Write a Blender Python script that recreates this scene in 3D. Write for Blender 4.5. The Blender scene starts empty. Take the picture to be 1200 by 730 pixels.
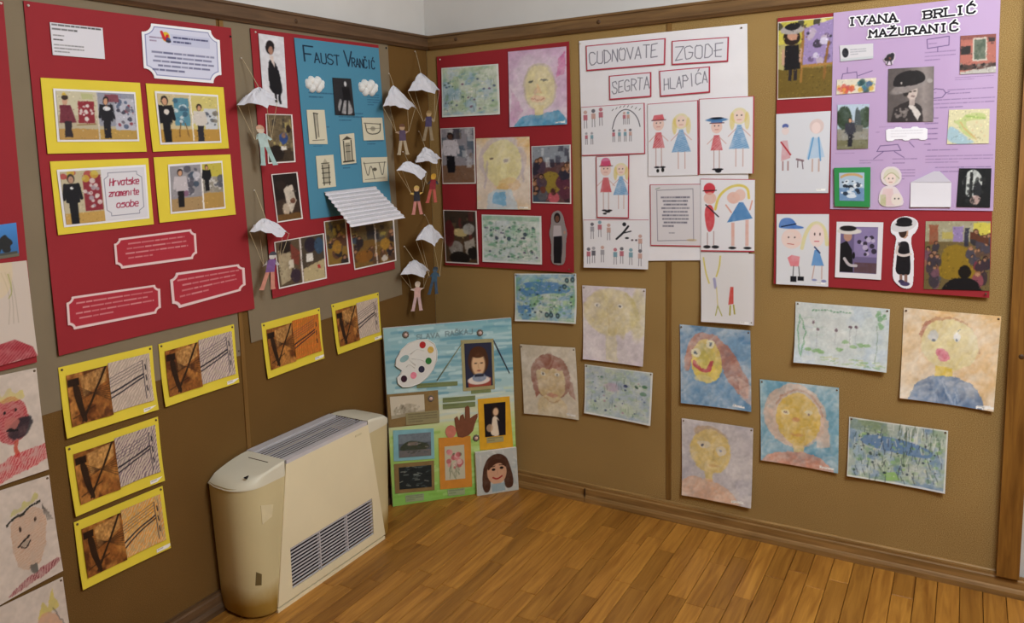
import bpy, bmesh, math, random
import numpy as np
from mathutils import Vector, Matrix

# ------------------------------------------------------------------ camera, light, exposure
scn = bpy.context.scene
COL = scn.collection
cam_d = bpy.data.cameras.new('camera'); cam = bpy.data.objects.new('camera', cam_d); COL.objects.link(cam)
RW = ((0.838458, 0.039961, -0.543499), (0.543925, -0.122975, 0.830074), (-0.033667, -0.991605, -0.124845))
mw = Matrix(((RW[0][0], -RW[0][1], -RW[0][2], 2.0453), (RW[1][0], -RW[1][1], -RW[1][2], -3.0433),
             (RW[2][0], -RW[2][1], -RW[2][2], 1.5), (0, 0, 0, 1)))
cam.matrix_world = mw
cam_d.sensor_fit = 'HORIZONTAL'; cam_d.sensor_width = 36.0
cam_d.lens = 36.0 * 943.043 / 1200.0
cam_d.shift_x = (600 - 519.449) / 1200.0
cam_d.shift_y = -(365 - 293.707) / 1200.0
cam_d.clip_start = 0.05
scn.camera = cam
world = bpy.data.worlds.new('world'); scn.world = world; world.use_nodes = True
world.node_tree.nodes['Background'].inputs[0].default_value = (0.9, 0.95, 1.0, 1)
world.node_tree.nodes['Background'].inputs[1].default_value = 0.25
def globe(name, loc, power, col, r=0.42):
    d = bpy.data.lights.new(name, 'POINT'); d.energy = power; d.color = col; d.shadow_soft_size = r
    o = bpy.data.objects.new(name, d); COL.objects.link(o); o.location = loc; return o
globe('ceiling_globe_lamp', (2.62, -1.72, 2.36), 134, (0.885, 0.95, 1.0))
scn.view_settings.view_transform = 'Standard'; scn.view_settings.look = 'None'
scn.view_settings.gamma = 1.0; scn.view_settings.use_curve_mapping = False
scn.view_settings.exposure = 0.22

# ------------------------------------------------------------------ helpers
rng = random.Random(7)
def hx(h):
    if not isinstance(h, str): return np.array(h, float)
    if len(h) == 3: h = ''.join(c * 2 for c in h)
    return np.array([int(h[i:i + 2], 16) / 255 for i in (0, 2, 4)])
def lin(c):
    c = np.asarray(c, float)
    return np.where(c <= 0.04045, c / 12.92, ((np.clip(c, 0, 1) + 0.055) / 1.055) ** 2.4)
def rgba(h):
    l = lin(hx(h)); return (float(l[0]), float(l[1]), float(l[2]), 1.0)

WL = {}                                     # world position of every object's origin
def place(o, w, parent):
    w = Vector(w); WL[o.name] = w
    if parent is not None:
        o.parent = parent; o.location = w - WL[parent.name]
    else: o.location = w
def props(o, label=None, cat=None, group=None, kind=None):
    for k, v in (('label', label), ('category', cat), ('group', group), ('kind', kind)):
        if v: o[k] = v
    return o
def thing(name, label, cat, loc, group=None):
    o = bpy.data.objects.new(name, None); COL.objects.link(o); o.empty_display_size = 0.05
    place(o, loc, None); return props(o, label, cat, group)
def mesh_obj(name, V, F, mat, parent=None, smooth=False, label=None):
    V = np.asarray(V, float); c = (V.min(0) + V.max(0)) / 2
    me = bpy.data.meshes.new(name); me.from_pydata((V - c).tolist(), [], [list(f) for f in F]); me.update()
    bm = bmesh.new(); bm.from_mesh(me); bmesh.ops.recalc_face_normals(bm, faces=bm.faces); bm.to_mesh(me); bm.free()
    if smooth: me.polygons.foreach_set('use_smooth', [True] * len(me.polygons))
    me.materials.append(mat)
    o = bpy.data.objects.new(name, me); COL.objects.link(o); place(o, c, parent)
    if label: o['label'] = label
    return o
class MB:
    def __init__(s): s.V = []; s.F = []
    def add(s, V, F):
        n = len(s.V); s.V += [tuple(v) for v in V]; s.F += [[i + n for i in f] for f in F]; return s
    def box(s, x0, x1, y0, y1, z0, z1):
        return s.add([(x, y, z) for z in (z0, z1) for y in (y0, y1) for x in (x0, x1)],
                     [(0, 2, 3, 1), (4, 5, 7, 6), (0, 1, 5, 4), (2, 6, 7, 3), (0, 4, 6, 2), (1, 3, 7, 5)])
    def prism(s, loop, dvec):
        n = len(loop); d = Vector(dvec)
        V = [Vector(p) for p in loop]; V += [p + d for p in V]
        return s.add(V, [list(range(n))[::-1], list(range(n, 2 * n))] + [(i, (i + 1) % n, n + (i + 1) % n, n + i) for i in range(n)])
    def tube(s, pts, r, n=6):
        pts = [Vector(p) for p in pts]; rings = []
        for i, p in enumerate(pts):
            t = (pts[min(i + 1, len(pts) - 1)] - pts[max(i - 1, 0)]).normalized()
            a = t.cross(Vector((0, 0, 1)) if abs(t.z) < 0.9 else Vector((1, 0, 0))).normalized(); b = t.cross(a)
            rr = r[i] if isinstance(r, (list, tuple)) else r
            rings.append([p + (a * math.cos(k * 2 * math.pi / n) + b * math.sin(k * 2 * math.pi / n)) * rr for k in range(n)])
        V = [v for q in rings for v in q]; F = []
        for i in range(len(rings) - 1):
            for k in range(n): F.append((i * n + k, i * n + (k + 1) % n, (i + 1) * n + (k + 1) % n, (i + 1) * n + k))
        F.append(list(range(n))[::-1]); F.append([(len(rings) - 1) * n + k for k in range(n)])
        return s.add(V, F)
    def dome(s, c, nrm, r, hgt, n=10, m=3):
        c = Vector(c); w = Vector(nrm).normalized(); a = w.orthogonal().normalized(); b = w.cross(a); V = []; F = []
        for j in range(m):
            q = j / m * math.pi / 2
            V += [c + (a * math.cos(k * 2 * math.pi / n) + b * math.sin(k * 2 * math.pi / n)) * r * math.cos(q) + w * hgt * math.sin(q) for k in range(n)]
        V.append(c + w * hgt)
        for j in range(m - 1):
            for k in range(n): F.append((j * n + k, j * n + (k + 1) % n, (j + 1) * n + (k + 1) % n, (j + 1) * n + k))
        for k in range(n): F.append(((m - 1) * n + k, (m - 1) * n + (k + 1) % n, m * n))
        return s.add(V, F)
    def build(s, name, mat, parent=None, smooth=False, label=None): return mesh_obj(name, s.V, s.F, mat, parent, smooth, label)
def struct(o): o['kind'] = 'structure'; return o

# ------------------------------------------------------------------ materials
def new_mat(name):
    m = bpy.data.materials.new(name); m.use_nodes = True; nt = m.node_tree
    return m, nt, nt.nodes['Principled BSDF']
def N(nt, t, **kw):
    n = nt.nodes.new(t)
    for k, v in kw.items():
        if k in n.inputs: n.inputs[k].default_value = v
        else: setattr(n, k, v)
    return n
def flat(name, col, rough=0.6, var=0.08, scale=30.0, bump=0.0, spec=0.3, metal=0.0):
    """one colour broken up by noise, with optional fine relief"""
    m, nt, b = new_mat(name); L = nt.links.new
    tc = N(nt, 'ShaderNodeTexCoord'); no = N(nt, 'ShaderNodeTexNoise', Scale=scale, Detail=5.0)
    L(tc.outputs['Object'], no.inputs['Vector'])
    ra = N(nt, 'ShaderNodeValToRGB'); c = np.array(rgba(col)[:3])
    ra.color_ramp.elements[0].position = 0.3; ra.color_ramp.elements[1].position = 0.7
    ra.color_ramp.elements[0].color = (*(c * (1 - var)), 1); ra.color_ramp.elements[1].color = (*np.minimum(c * (1 + var), 1), 1)
    L(no.outputs['Fac'], ra.inputs[0]); L(ra.outputs[0], b.inputs['Base Color'])
    b.inputs['Roughness'].default_value = rough; b.inputs['Specular IOR Level'].default_value = spec; b.inputs['Metallic'].default_value = metal
    if bump:
        bp = N(nt, 'ShaderNodeBump', Strength=bump, Distance=0.002); L(no.outputs['Fac'], bp.inputs['Height']); L(bp.outputs[0], b.inputs['Normal'])
    return m
def cork_mat(name, c0, c1, c2):
    m, nt, b = new_mat(name); L = nt.links.new
    ge = N(nt, 'ShaderNodeNewGeometry')
    n1 = N(nt, 'ShaderNodeTexNoise', Scale=420.0, Detail=2.0); n2 = N(nt, 'ShaderNodeTexNoise', Scale=3.0, Detail=4.0)
    L(ge.outputs['Position'], n1.inputs['Vector']); L(ge.outputs['Position'], n2.inputs['Vector'])
    ra = N(nt, 'ShaderNodeValToRGB'); e = ra.color_ramp.elements
    e[0].position = 0.32; e[0].color = rgba(c0); e[1].position = 0.72; e[1].color = rgba(c2)
    k = e.new(0.5); k.color = rgba(c1)
    L(n1.outputs['Fac'], ra.inputs[0])
    mx = N(nt, 'ShaderNodeMix', data_type='RGBA', blend_type='MULTIPLY'); mx.inputs['Factor'].default_value = 0.5
    r2 = N(nt, 'ShaderNodeValToRGB'); r2.color_ramp.elements[0].position = 0.3; r2.color_ramp.elements[0].color = (0.72, 0.7, 0.68, 1)
    r2.color_ramp.elements[1].position = 0.7
    L(n2.outputs['Fac'], r2.inputs[0]); L(ra.outputs[0], mx.inputs[6]); L(r2.outputs[0], mx.inputs[7])
    L(mx.outputs[2], b.inputs['Base Color']); b.inputs['Roughness'].default_value = 0.9; b.inputs['Specular IOR Level'].default_value = 0.15
    bp = N(nt, 'ShaderNodeBump', Strength=0.25, Distance=0.001); L(n1.outputs['Fac'], bp.inputs['Height']); L(bp.outputs[0], b.inputs['Normal'])
    return m
def wood_mat(name, ca, cb, axis, rough=0.5, per_object=False, scale=1.0, tints=None):
    """grain stretched along one axis; planks also take a tint of their own"""
    m, nt, b = new_mat(name); L = nt.links.new
    tc = N(nt, 'ShaderNodeTexCoord'); src = tc.outputs['Object']
    mp = N(nt, 'ShaderNodeMapping'); s = [34.0 * scale] * 3; s[axis] = 2.4 * scale; mp.inputs['Scale'].default_value = s
    if per_object:
        oi = N(nt, 'ShaderNodeObjectInfo'); ml = N(nt, 'ShaderNodeVectorMath', operation='SCALE'); ml.inputs['Scale'].default_value = 40.0
        cx = N(nt, 'ShaderNodeCombineXYZ')
        for i in range(3): L(oi.outputs['Random'], cx.inputs[i])
        L(cx.outputs[0], ml.inputs[0]); ad = N(nt, 'ShaderNodeVectorMath', operation='ADD'); L(src, ad.inputs[0]); L(ml.outputs[0], ad.inputs[1]); src = ad.outputs[0]
    L(src, mp.inputs['Vector'])
    no = N(nt, 'ShaderNodeTexNoise', Scale=1.6, Detail=8.0, Distortion=0.9); L(mp.outputs[0], no.inputs['Vector'])
    ra = N(nt, 'ShaderNodeValToRGB'); ra.color_ramp.elements[0].position = 0.3; ra.color_ramp.elements[1].position = 0.72
    ra.color_ramp.elements[0].color = rgba(ca); ra.color_ramp.elements[1].color = rgba(cb)
    L(no.outputs['Fac'], ra.inputs[0]); out = ra.outputs[0]
    if per_object:
        tr = N(nt, 'ShaderNodeValToRGB'); e = tr.color_ramp.elements
        for i, (p, c) in enumerate(tints):
            k = e[i] if i < 2 else e.new(p)
            k.position = p; k.color = (*c, 1)
        mx = N(nt, 'ShaderNodeMix', data_type='RGBA', blend_type='MULTIPLY'); mx.inputs['Factor'].default_value = 1.0
        L(oi.outputs['Random'], tr.inputs[0]); L(out, mx.inputs[6]); L(tr.outputs[0], mx.inputs[7]); out = mx.outputs[2]
    L(out, b.inputs['Base Color']); b.inputs['Roughness'].default_value = rough; b.inputs['Specular IOR Level'].default_value = 0.35
    bp = N(nt, 'ShaderNodeBump', Strength=0.12, Distance=0.001); L(no.outputs['Fac'], bp.inputs['Height']); L(bp.outputs[0], b.inputs['Normal'])
    return m
def print_mat(name, rough, spec):
    """printed, painted or drawn sheet: its colours are stored with the sheet, paper tooth from noise"""
    m, nt, b = new_mat(name); L = nt.links.new
    at = N(nt, 'ShaderNodeAttribute', attribute_name='Col'); L(at.outputs['Color'], b.inputs['Base Color'])
    b.inputs['Roughness'].default_value = rough; b.inputs['Specular IOR Level'].default_value = spec
    tc = N(nt, 'ShaderNodeTexCoord'); no = N(nt, 'ShaderNodeTexNoise', Scale=14.0, Detail=3.0); L(tc.outputs['Object'], no.inputs['Vector'])
    bp = N(nt, 'ShaderNodeBump', Strength=0.18, Distance=0.004); L(no.outputs['Fac'], bp.inputs['Height']); L(bp.outputs[0], b.inputs['Normal'])
    return m
M_paint = print_mat('painted_paper', 0.85, 0.15)
M_photo = print_mat('photo_print', 0.5, 0.25)
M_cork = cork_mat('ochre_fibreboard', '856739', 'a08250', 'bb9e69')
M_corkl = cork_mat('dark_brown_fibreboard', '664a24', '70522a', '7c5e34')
M_kraft = flat('brown_wrapping_paper', '80725c', 0.8, 0.05, 8.0)
M_red = flat('red_card', '95252d', 0.75, 0.04, 5.0)
M_yellow = flat('yellow_card', 'e2cc40', 0.75, 0.05, 6.0)
M_white = flat('white_paper', 'e8e6ea', 0.8, 0.03, 9.0)
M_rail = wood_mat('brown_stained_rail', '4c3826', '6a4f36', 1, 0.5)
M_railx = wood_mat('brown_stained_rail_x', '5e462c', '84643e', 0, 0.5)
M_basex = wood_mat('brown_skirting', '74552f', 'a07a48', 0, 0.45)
M_plug = flat('dark_screw_plug', '4a321c', 0.5, 0.1, 60)
M_post = wood_mat('brown_post', '6a4416', '94672a', 2, 0.5)
M_batten = wood_mat('brown_batten', '6a4a20', '87632f', 2, 0.6)
M_plaster = flat('white_plaster', 'cfcdca', 0.9, 0.03, 6.0, 0.1)
M_gold = wood_mat('bare_wood_edge', '7a5c32', 'a98550', 0, 0.5)
M_black = flat('dark_recess', '17151a', 0.7, 0.1)
M_pin = flat('brass_pin', '6e5c48', 0.35, 0.1, 80.0, 0, 0.5, 0.6)
M_pinw = flat('white_pin', 'd8d0c8', 0.4, 0.05)

# ------------------------------------------------------------------ small painter for printed and painted sheets
def vnoise(h, w, cells, seed, octaves=3):
    r = np.random.RandomState(seed); out = np.zeros((h, w)); amp = 1.0; tot = 0
    for o in range(octaves):
        cy = max(1, int(cells * 2 ** o)); cx = max(1, int(cells * 2 ** o * w / h))
        g = r.rand(cy + 2, cx + 2)
        y = np.linspace(0, cy, h, endpoint=False); x = np.linspace(0, cx, w, endpoint=False)
        yi = y.astype(int); xi = x.astype(int); fy = (y - yi)[:, None]; fx = (x - xi)[None]
        fy = fy * fy * (3 - 2 * fy); fx = fx * fx * (3 - 2 * fx)
        out += amp * (g[yi][:, xi] * (1 - fy) * (1 - fx) + g[yi + 1][:, xi] * fy * (1 - fx) + g[yi][:, xi + 1] * (1 - fy) * fx + g[yi + 1][:, xi + 1] * fy * fx)
        tot += amp; amp *= 0.5
    return out / tot
FONT = {'A': '062046 1434', 'B': '0006 003041423303 3344453606', 'C': '4130100105163645', 'D': '0006 002042442606', 'E': '40000646 0333',
 'F': '400006 0333', 'G': '41301001051636454323', 'H': '0006 4046 0343', 'I': '2026', 'J': '4045361605', 'K': '0006 400346', 'L': '000646',
 'M': '0600234046', 'N': '06004640', 'O': '100105163645413010', 'P': '0006 003041423303', 'R': '0006 003041423303 2346',
 'S': '413010010213334445361605', 'T': '0040 2026', 'U': '000516364540', 'V': '002640', 'Z': '00400646', 'Y': '002340 2326',
 'a': '4212030516364542 4246', 'b': '0006 0312324345361605', 'e': '044443321203051646', 'h': '0006 0412324346', 'i': '2226', 'k': '0006 420446',
 'm': '0206 03122326 23324346', 'n': '0206 0412324346', 'o': '120305163645433212', 'r': '0206 04122232', 's': '421203133344453606', 't': '20253646 0242', 'v': '022642', 'z': '02420646',
 '-': '0444', '.': '2526', '1': '102026', '0': '100105163645413010'}
def round_off(P, closed):
    """cut corners twice, so drawn outlines curve"""
    for i in range(2):
        Q2 = [] if closed else [P[0]]
        for (x0, y0), (x1, y1) in zip(P, P[1:] + (P[:1] if closed else [])): Q2 += [(x0 * .75 + x1 * .25, y0 * .75 + y1 * .25), (x0 * .25 + x1 * .75, y0 * .25 + y1 * .75)]
        P = Q2 if closed else Q2 + [P[-1]]
    return P
class Cv:
    def __init__(s, w, h, base, seed=1, warp=0.0):
        s.w, s.h = int(w), int(h); s.c = np.ones((s.h, s.w, 3)) * hx(base); s.seed = seed; s.k = 0; s.alpha = None
        y, x = np.mgrid[0:s.h, 0:s.w].astype(float); s.X = x + 0.5; s.Y = y + 0.5
        if warp: s.warp(warp)
        s.no = vnoise(s.h, s.w, 7, seed + 11, 4); s.no2 = vnoise(s.h, s.w, 22, seed + 12, 2)
    def warp(s, a):
        s.X = s.X + (vnoise(s.h, s.w, 5, s.seed + 3) - .5) * 2 * a * s.h; s.Y = s.Y + (vnoise(s.h, s.w, 5, s.seed + 4) - .5) * 2 * a * s.h
    def put(s, m, col, a=1.0, t=0.0):
        m = m * a
        if t: m = m * np.clip(1 - t + t * 2.2 * (0.6 * s.no + 0.4 * s.no2 - .22), 0, 1)
        s.c = s.c * (1 - m[..., None]) + hx(col) * m[..., None]; return s
    def me(s, x, y, rx, ry, soft=1.0, rot=0.0):
        dx = s.X - x * s.w; dy = s.Y - y * s.h
        if rot: c, q = math.cos(rot), math.sin(rot); dx, dy = dx * c + dy * q, -dx * q + dy * c
        rx *= s.w; ry *= s.h; d = np.sqrt((dx / rx) ** 2 + (dy / ry) ** 2)
        return np.clip((1 - d) * min(rx, ry) / soft + .5, 0, 1)
    def e(s, x, y, rx, ry, col, a=1.0, t=0.0, soft=1.0, rot=0.0): return s.put(s.me(x, y, rx, ry, soft, rot), col, a, t)
    def dist(s, P):
        d = np.full((s.h, s.w), 1e9)
        for (x0, y0), (x1, y1) in zip(P[:-1], P[1:]):
            vx, vy = x1 - x0, y1 - y0; q = np.clip(((s.X - x0) * vx + (s.Y - y0) * vy) / (vx * vx + vy * vy + 1e-9), 0, 1)
            d = np.minimum(d, (s.X - x0 - q * vx) ** 2 + (s.Y - y0 - q * vy) ** 2)
        return np.sqrt(d)
    def l(s, P, w, col, a=1.0, t=0.0):
        P = list(P)
        if len(P) > 2 and P[0] != P[-1]: P = round_off(P, False)
        P = [(x * s.w, y * s.h) for x, y in P]; return s.put(np.clip(w * s.h / 2 - s.dist(P) + .5, 0, 1) * min(1, max(.35, w * s.h)), col, a, t)
    def mp(s, P, soft=1.0):
        P = list(P)
        if len(P) > 5: P = round_off(P, True)
        P = [(x * s.w, y * s.h) for x, y in P]; ins = np.zeros((s.h, s.w), bool)
        for (x0, y0), (x1, y1) in zip(P, P[1:] + P[:1]):
            if y0 != y1: ins ^= ((y0 > s.Y) != (y1 > s.Y)) & (s.X < (x1 - x0) * (s.Y - y0) / (y1 - y0) + x0)
        d = s.dist(P + P[:1]); return np.clip(np.where(ins, d, -d) / soft + .5, 0, 1)
    def p(s, P, col, a=1.0, t=0.0, soft=1.0): return s.put(s.mp(P, soft), col, a, t)
    def r(s, x0, y0, x1, y1, col, a=1.0, t=0.0):
        m = np.clip(np.minimum(np.minimum(s.X - x0 * s.w, x1 * s.w - s.X), np.minimum(s.Y - y0 * s.h, y1 * s.h - s.Y)) + .5, 0, 1); return s.put(m, col, a, t)
    def hatch(s, m, col, ang, n, a=1.0):
        c, q = math.cos(ang), math.sin(ang); u = (s.X * c + s.Y * q) / s.h; st = np.sin(u * n * 6.283 + s.no * 9)
        return s.put(m * np.clip(st * 1.5 + .3, 0, 1) * np.clip(s.no2 * 2.4 - .4, 0, 1), col, a)
    def wash(s, col, cells, thr, a, seed, soft=.08):
        return s.put(np.clip((vnoise(s.h, s.w, cells, seed, 3) - thr) / soft, 0, 1), col, a)
    def spots(s, n, box, r, cols, a, seed, t=.3, asp=1.0):
        g = np.random.RandomState(seed)
        for i in range(n):
            q = r * (0.5 + g.rand()); s.e(box[0] + g.rand() * (box[2] - box[0]), box[1] + g.rand() * (box[3] - box[1]), q * asp * s.h / s.w, q, cols[g.randint(len(cols))], a, t, 1.0, g.rand() * .6 - .3)
        return s
    def strokes(s, n, box, ln, w, cols, a, seed, ang=0.0, spread=.5):
        g = np.random.RandomState(seed)
        for i in range(n):
            x = box[0] + g.rand() * (box[2] - box[0]); y = box[1] + g.rand() * (box[3] - box[1]); q = ang + (g.rand() - .5) * spread; k = ln * (.5 + g.rand())
            s.l([(x, y), (x + math.cos(q) * k * s.h / s.w, y + math.sin(q) * k)], w, cols[g.randint(len(cols))], a)
        return s
    def rows(s, x0, y0, x1, y1, n, col, a=.7, seed=1, hgt=.42, center=False):
        g = np.random.RandomState(seed); dy = (y1 - y0) / n
        for i in range(n):
            k = x0 + (x1 - x0) * (1 if i < n - 1 else .5); o = 0
            if center: sh = g.rand() * .2 * (x1 - x0); o = sh / 2; k -= sh / 2
            x = x0 + o
            while x < k:
                q = (.03 + .09 * g.rand()) * (x1 - x0) * 1.6; e = min(x + q, k); s.r(x, y0 + i * dy, e, y0 + (i + hgt) * dy, col, a * (.6 + .4 * g.rand())); x = e + .011 * (x1 - x0)
        return s
    def tstrokes(s, txt, x, y, h, gap=1.6, asp=1.0, wob=0.0, slant=0.0, serif=False, rise=0.0):
        """polyline strokes, in samples, of a line of lettering"""
        g = np.random.RandomState(len(txt)); u = h * s.h / 6; px = x * s.w; out = []
        for ch in txt:
            if ch == ' ': px += u * asp * 3; continue
            b = {'Č': 'C', 'Ć': 'C', 'Ž': 'Z', 'Š': 'S'}.get(ch, ch)
            y0 = y * s.h + (px - x * s.w) * rise
            for st in FONT[b].split(' '):
                st = st.replace(' ', '')
                if len(st) < 4: continue
                P = [(float(st[i]), float(st[i + 1])) for i in range(0, len(st) - 1, 2)]
                P = [(a + g.randn() * wob, c + g.randn() * wob) for a, c in P]
                out.append([(px + a * u * asp + (6 - c) * u * slant, y0 + c * u) for a, c in P])
                if serif:
                    for a, c in (P[0], P[-1]):
                        if c in (0, 6) and len(P) <= 3 or b in 'MNZ' and c in (0, 6): out.append([(px + (a - .8) * u * asp, y0 + c * u), (px + (a + .8) * u * asp, y0 + c * u)])
            if ch in 'ČŽŠ': out.append([(px + a * u * asp, y0 + c * u) for a, c in ((1.1, -2), (2, -1), (2.9, -2))])
            if ch == 'Ć': out.append([(px + a * u * asp, y0 + c * u) for a, c in ((1.7, -1), (2.7, -2.2))])
            px += u * asp * (4 + gap)
        return out
    def text(s, txt, x, y, h, col, w, a=1.0, **kw):
        d = np.full((s.h, s.w), 1e9)
        for st in s.tstrokes(txt, x, y, h, **kw): d = np.minimum(d, s.dist(st))
        return s.put(np.clip(w * s.h / 2 - d + .5, 0, 1), col, a)
    def scatter(s, r, cells=14, sd=0):
        """break clean outlines: every sample takes its colour from a little way off"""
        dy = (vnoise(s.h, s.w, cells, s.seed + 41 + sd, 3) - .5) * 4 * r * s.h; dx = (vnoise(s.h, s.w, cells, s.seed + 42 + sd, 3) - .5) * 4 * r * s.h
        y, x = np.mgrid[0:s.h, 0:s.w]; s.c = s.c[np.clip((y + dy).round().astype(int), 0, s.h - 1), np.clip((x + dx).round().astype(int), 0, s.w - 1)]; return s
    def busy(s, n, k=4, near=6):
        g = np.random.RandomState(s.seed + 9); out = s.c.copy()
        for i in range(n):
            y, x = g.randint(s.h), g.randint(s.w); h, w = 1 + g.randint(k), 1 + g.randint(k); y2 = min(s.h - 1, max(0, y + g.randint(-near, near + 1))); x2 = min(s.w - 1, max(0, x + g.randint(-near, near + 1)))
            out[y:y + h, x:x + w] = out[y:y + h, x:x + w] * .35 + .65 * s.c[y2, x2] * (.7 + .6 * g.rand())
        s.c = out; return s
    def aq(s, amt=.5, paper='e6e2dc'):
        """thin watercolour: wobbling edges, brush streaks, paper showing through"""
        s.scatter(.010, 12).scatter(.004, 36, 5); st = vnoise(s.h, s.w, 9, s.seed + 51, 3); fine = vnoise(s.h, s.w, 38, s.seed + 52, 2); u = vnoise(s.h, s.w, 4, s.seed + 53, 2)
        ang = (s.X * .7 + s.Y * .7) / s.h * 60 + st * 14; br = .5 + .5 * np.sin(ang); m = np.clip((.40 * st + .10 * fine + .14 * br + .5 * u - .42) * 1.8, 0, 1) * amt
        s.c = s.c * (1 - m[..., None]) + hx(paper) * m[..., None]; s.c = s.c * (1 + (fine[..., None] - .5) * .10 + (st[..., None] - .5) * .14); return s
    def lift(s, g): s.c = np.clip(s.c, 0, 1) ** g; return s
    def blur(s, k=1):
        for i in range(k):
            p = np.pad(s.c, ((1, 1), (1, 1), (0, 0)), 'edge'); s.c = (p[1:-1, 1:-1] * 2 + p[:-2, 1:-1] + p[2:, 1:-1] + p[1:-1, :-2] + p[1:-1, 2:]) / 6
        return s
    def grain(s, amt=.06): s.c = s.c * (1 + (s.no2[..., None] - .5) * 2 * amt + (s.no[..., None] - .5) * amt); return s

# ------------------------------------------------------------------ sheets pinned to a wall or glued on a poster
DRAPE = None                                # how the poster now being built stands off its wall; its pieces follow it
def drape(q, curl, wave, seed=0):
    q = np.array(q); a0, a1 = q[[0, 3], 0].mean(), q[[1, 2], 0].mean(); z0, z1 = q[:2, 1].mean(), q[2:, 1].mean()
    def f(a, z):
        u = np.clip((a - a0) / (a1 - a0), 0, 1); v = np.clip((z - z0) / (z1 - z0), 0, 1)
        return curl * v ** 3 * (.55 + 1.8 * (u - .5) ** 2) + wave * (np.sin(u * 5 + seed) * np.sin(v * 4 + seed * 2) + 1) * .5
    return f
def wall_pt(side):
    if side == 'L': return lambda a, z, d: (d, a, z)
    return lambda a, z, d: (a, -d, z)
NRM = {'L': (1, 0, 0), 'R': (0, -1, 0)}
def sheet(name, quad, pt, d, mat, parent, cv=None, curl=0.0, thick=0.0012, wave=0.0, label=None, n=(10, 10), seed=0):
    """a sheet of paper over a quad; cv carries its printed colours (and its cut outline)"""
    nx, ny = (cv.w, cv.h) if cv is not None else n
    u = np.linspace(0, 1, nx + 1); v = np.linspace(0, 1, ny + 1); U, Vv = np.meshgrid(u, v)
    q = np.array(quad)
    A = ((1 - U) * (1 - Vv))[..., None] * q[0] + (U * (1 - Vv))[..., None] * q[1] + (U * Vv)[..., None] * q[2] + ((1 - U) * Vv)[..., None] * q[3]
    D = d + curl * (Vv ** 3) * (0.55 + 0.9 * (U - .5) ** 2 * 2) + wave * (np.sin(U * 5 + seed) * np.sin(Vv * 4 + seed * 2) + 1) * .5
    if DRAPE is not None: D = D + DRAPE(A[..., 0], A[..., 1])
    V = np.stack(pt(A[..., 0].ravel(), A[..., 1].ravel(), D.ravel()), 1); B = np.stack(pt(A[..., 0].ravel(), A[..., 1].ravel(), D.ravel() - thick), 1)
    K = np.ones((ny, nx), bool) if cv is None or cv.alpha is None else cv.alpha > .5
    idx = np.arange((nx + 1) * (ny + 1)).reshape(ny + 1, nx + 1)
    a, b, c, e = idx[:-1, :-1], idx[:-1, 1:], idx[1:, 1:], idx[1:, :-1]
    faces = [np.stack([e[K], c[K], b[K], a[K]], 1)]; nv = len(V)
    Kp = np.pad(K, 1)
    for (p0, p1, sh) in ((a, b, Kp[:-2, 1:-1]), (b, c, Kp[1:-1, 2:]), (c, e, Kp[2:, 1:-1]), (e, a, Kp[1:-1, :-2])):
        m = K & ~sh; faces.append(np.stack([p0[m] + nv, p1[m] + nv, p1[m] + 2 * nv, p0[m] + 2 * nv], 1))
    Fc = np.concatenate(faces); used = np.unique(Fc); rem = np.full(3 * nv, -1); rem[used] = np.arange(len(used))
    allV = np.concatenate([V, V, B])[used]; Fc = rem[Fc]
    ctr = (allV.min(0) + allV.max(0)) / 2
    me = bpy.data.meshes.new(name); me.vertices.add(len(allV)); me.vertices.foreach_set('co', (allV - ctr).ravel())
    me.loops.add(Fc.size); me.loops.foreach_set('vertex_index', Fc.ravel().astype(np.int32))
    me.polygons.add(len(Fc)); me.polygons.foreach_set('loop_start', np.arange(0, Fc.size, 4, dtype=np.int32))
    me.update(calc_edges=True)
    if cv is not None:
        g = np.clip(cv.c, 0, 1); gp = np.pad(g, ((0, 1), (0, 1), (0, 0)), 'edge'); g4 = gp
        colr = np.concatenate([lin(g4).reshape(-1, 3)] * 3)[used]
        at = me.color_attributes.new('Col', 'FLOAT_COLOR', 'POINT')
        at.data.foreach_set('color', np.concatenate([colr, np.ones((len(colr), 1))], 1).ravel().astype(np.float32))
    me.materials.append(mat); o = bpy.data.objects.new(name, me); COL.objects.link(o); place(o, ctr, parent)
    if label: o['label'] = label
    return o
def qpt(q, u, v):
    q = np.array(q); return tuple((1 - u) * (1 - v) * q[0] + u * (1 - v) * q[1] + u * v * q[2] + (1 - u) * v * q[3])
def sub(q, x0, y0, x1, y1): return [qpt(q, x0, y0), qpt(q, x1, y0), qpt(q, x1, y1), qpt(q, x0, y1)]
def pin(parent, q, u, v, side, d, mat=None, r=0.0035):
    a, z = qpt(q, u, v); d = d + (float(DRAPE(a, z)) if DRAPE else 0); MB().dome(wall_pt(side)(a, z, d), NRM[side], r, 0.004, 8, 2).build('pin', mat or M_pin, parent, True)
def canvas(key, base, dens=1.25, seed=1, warp=0.0):
    w, h = SZ[key]; return Cv(max(8, w * dens), max(8, h * dens), base, seed, warp)
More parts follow.
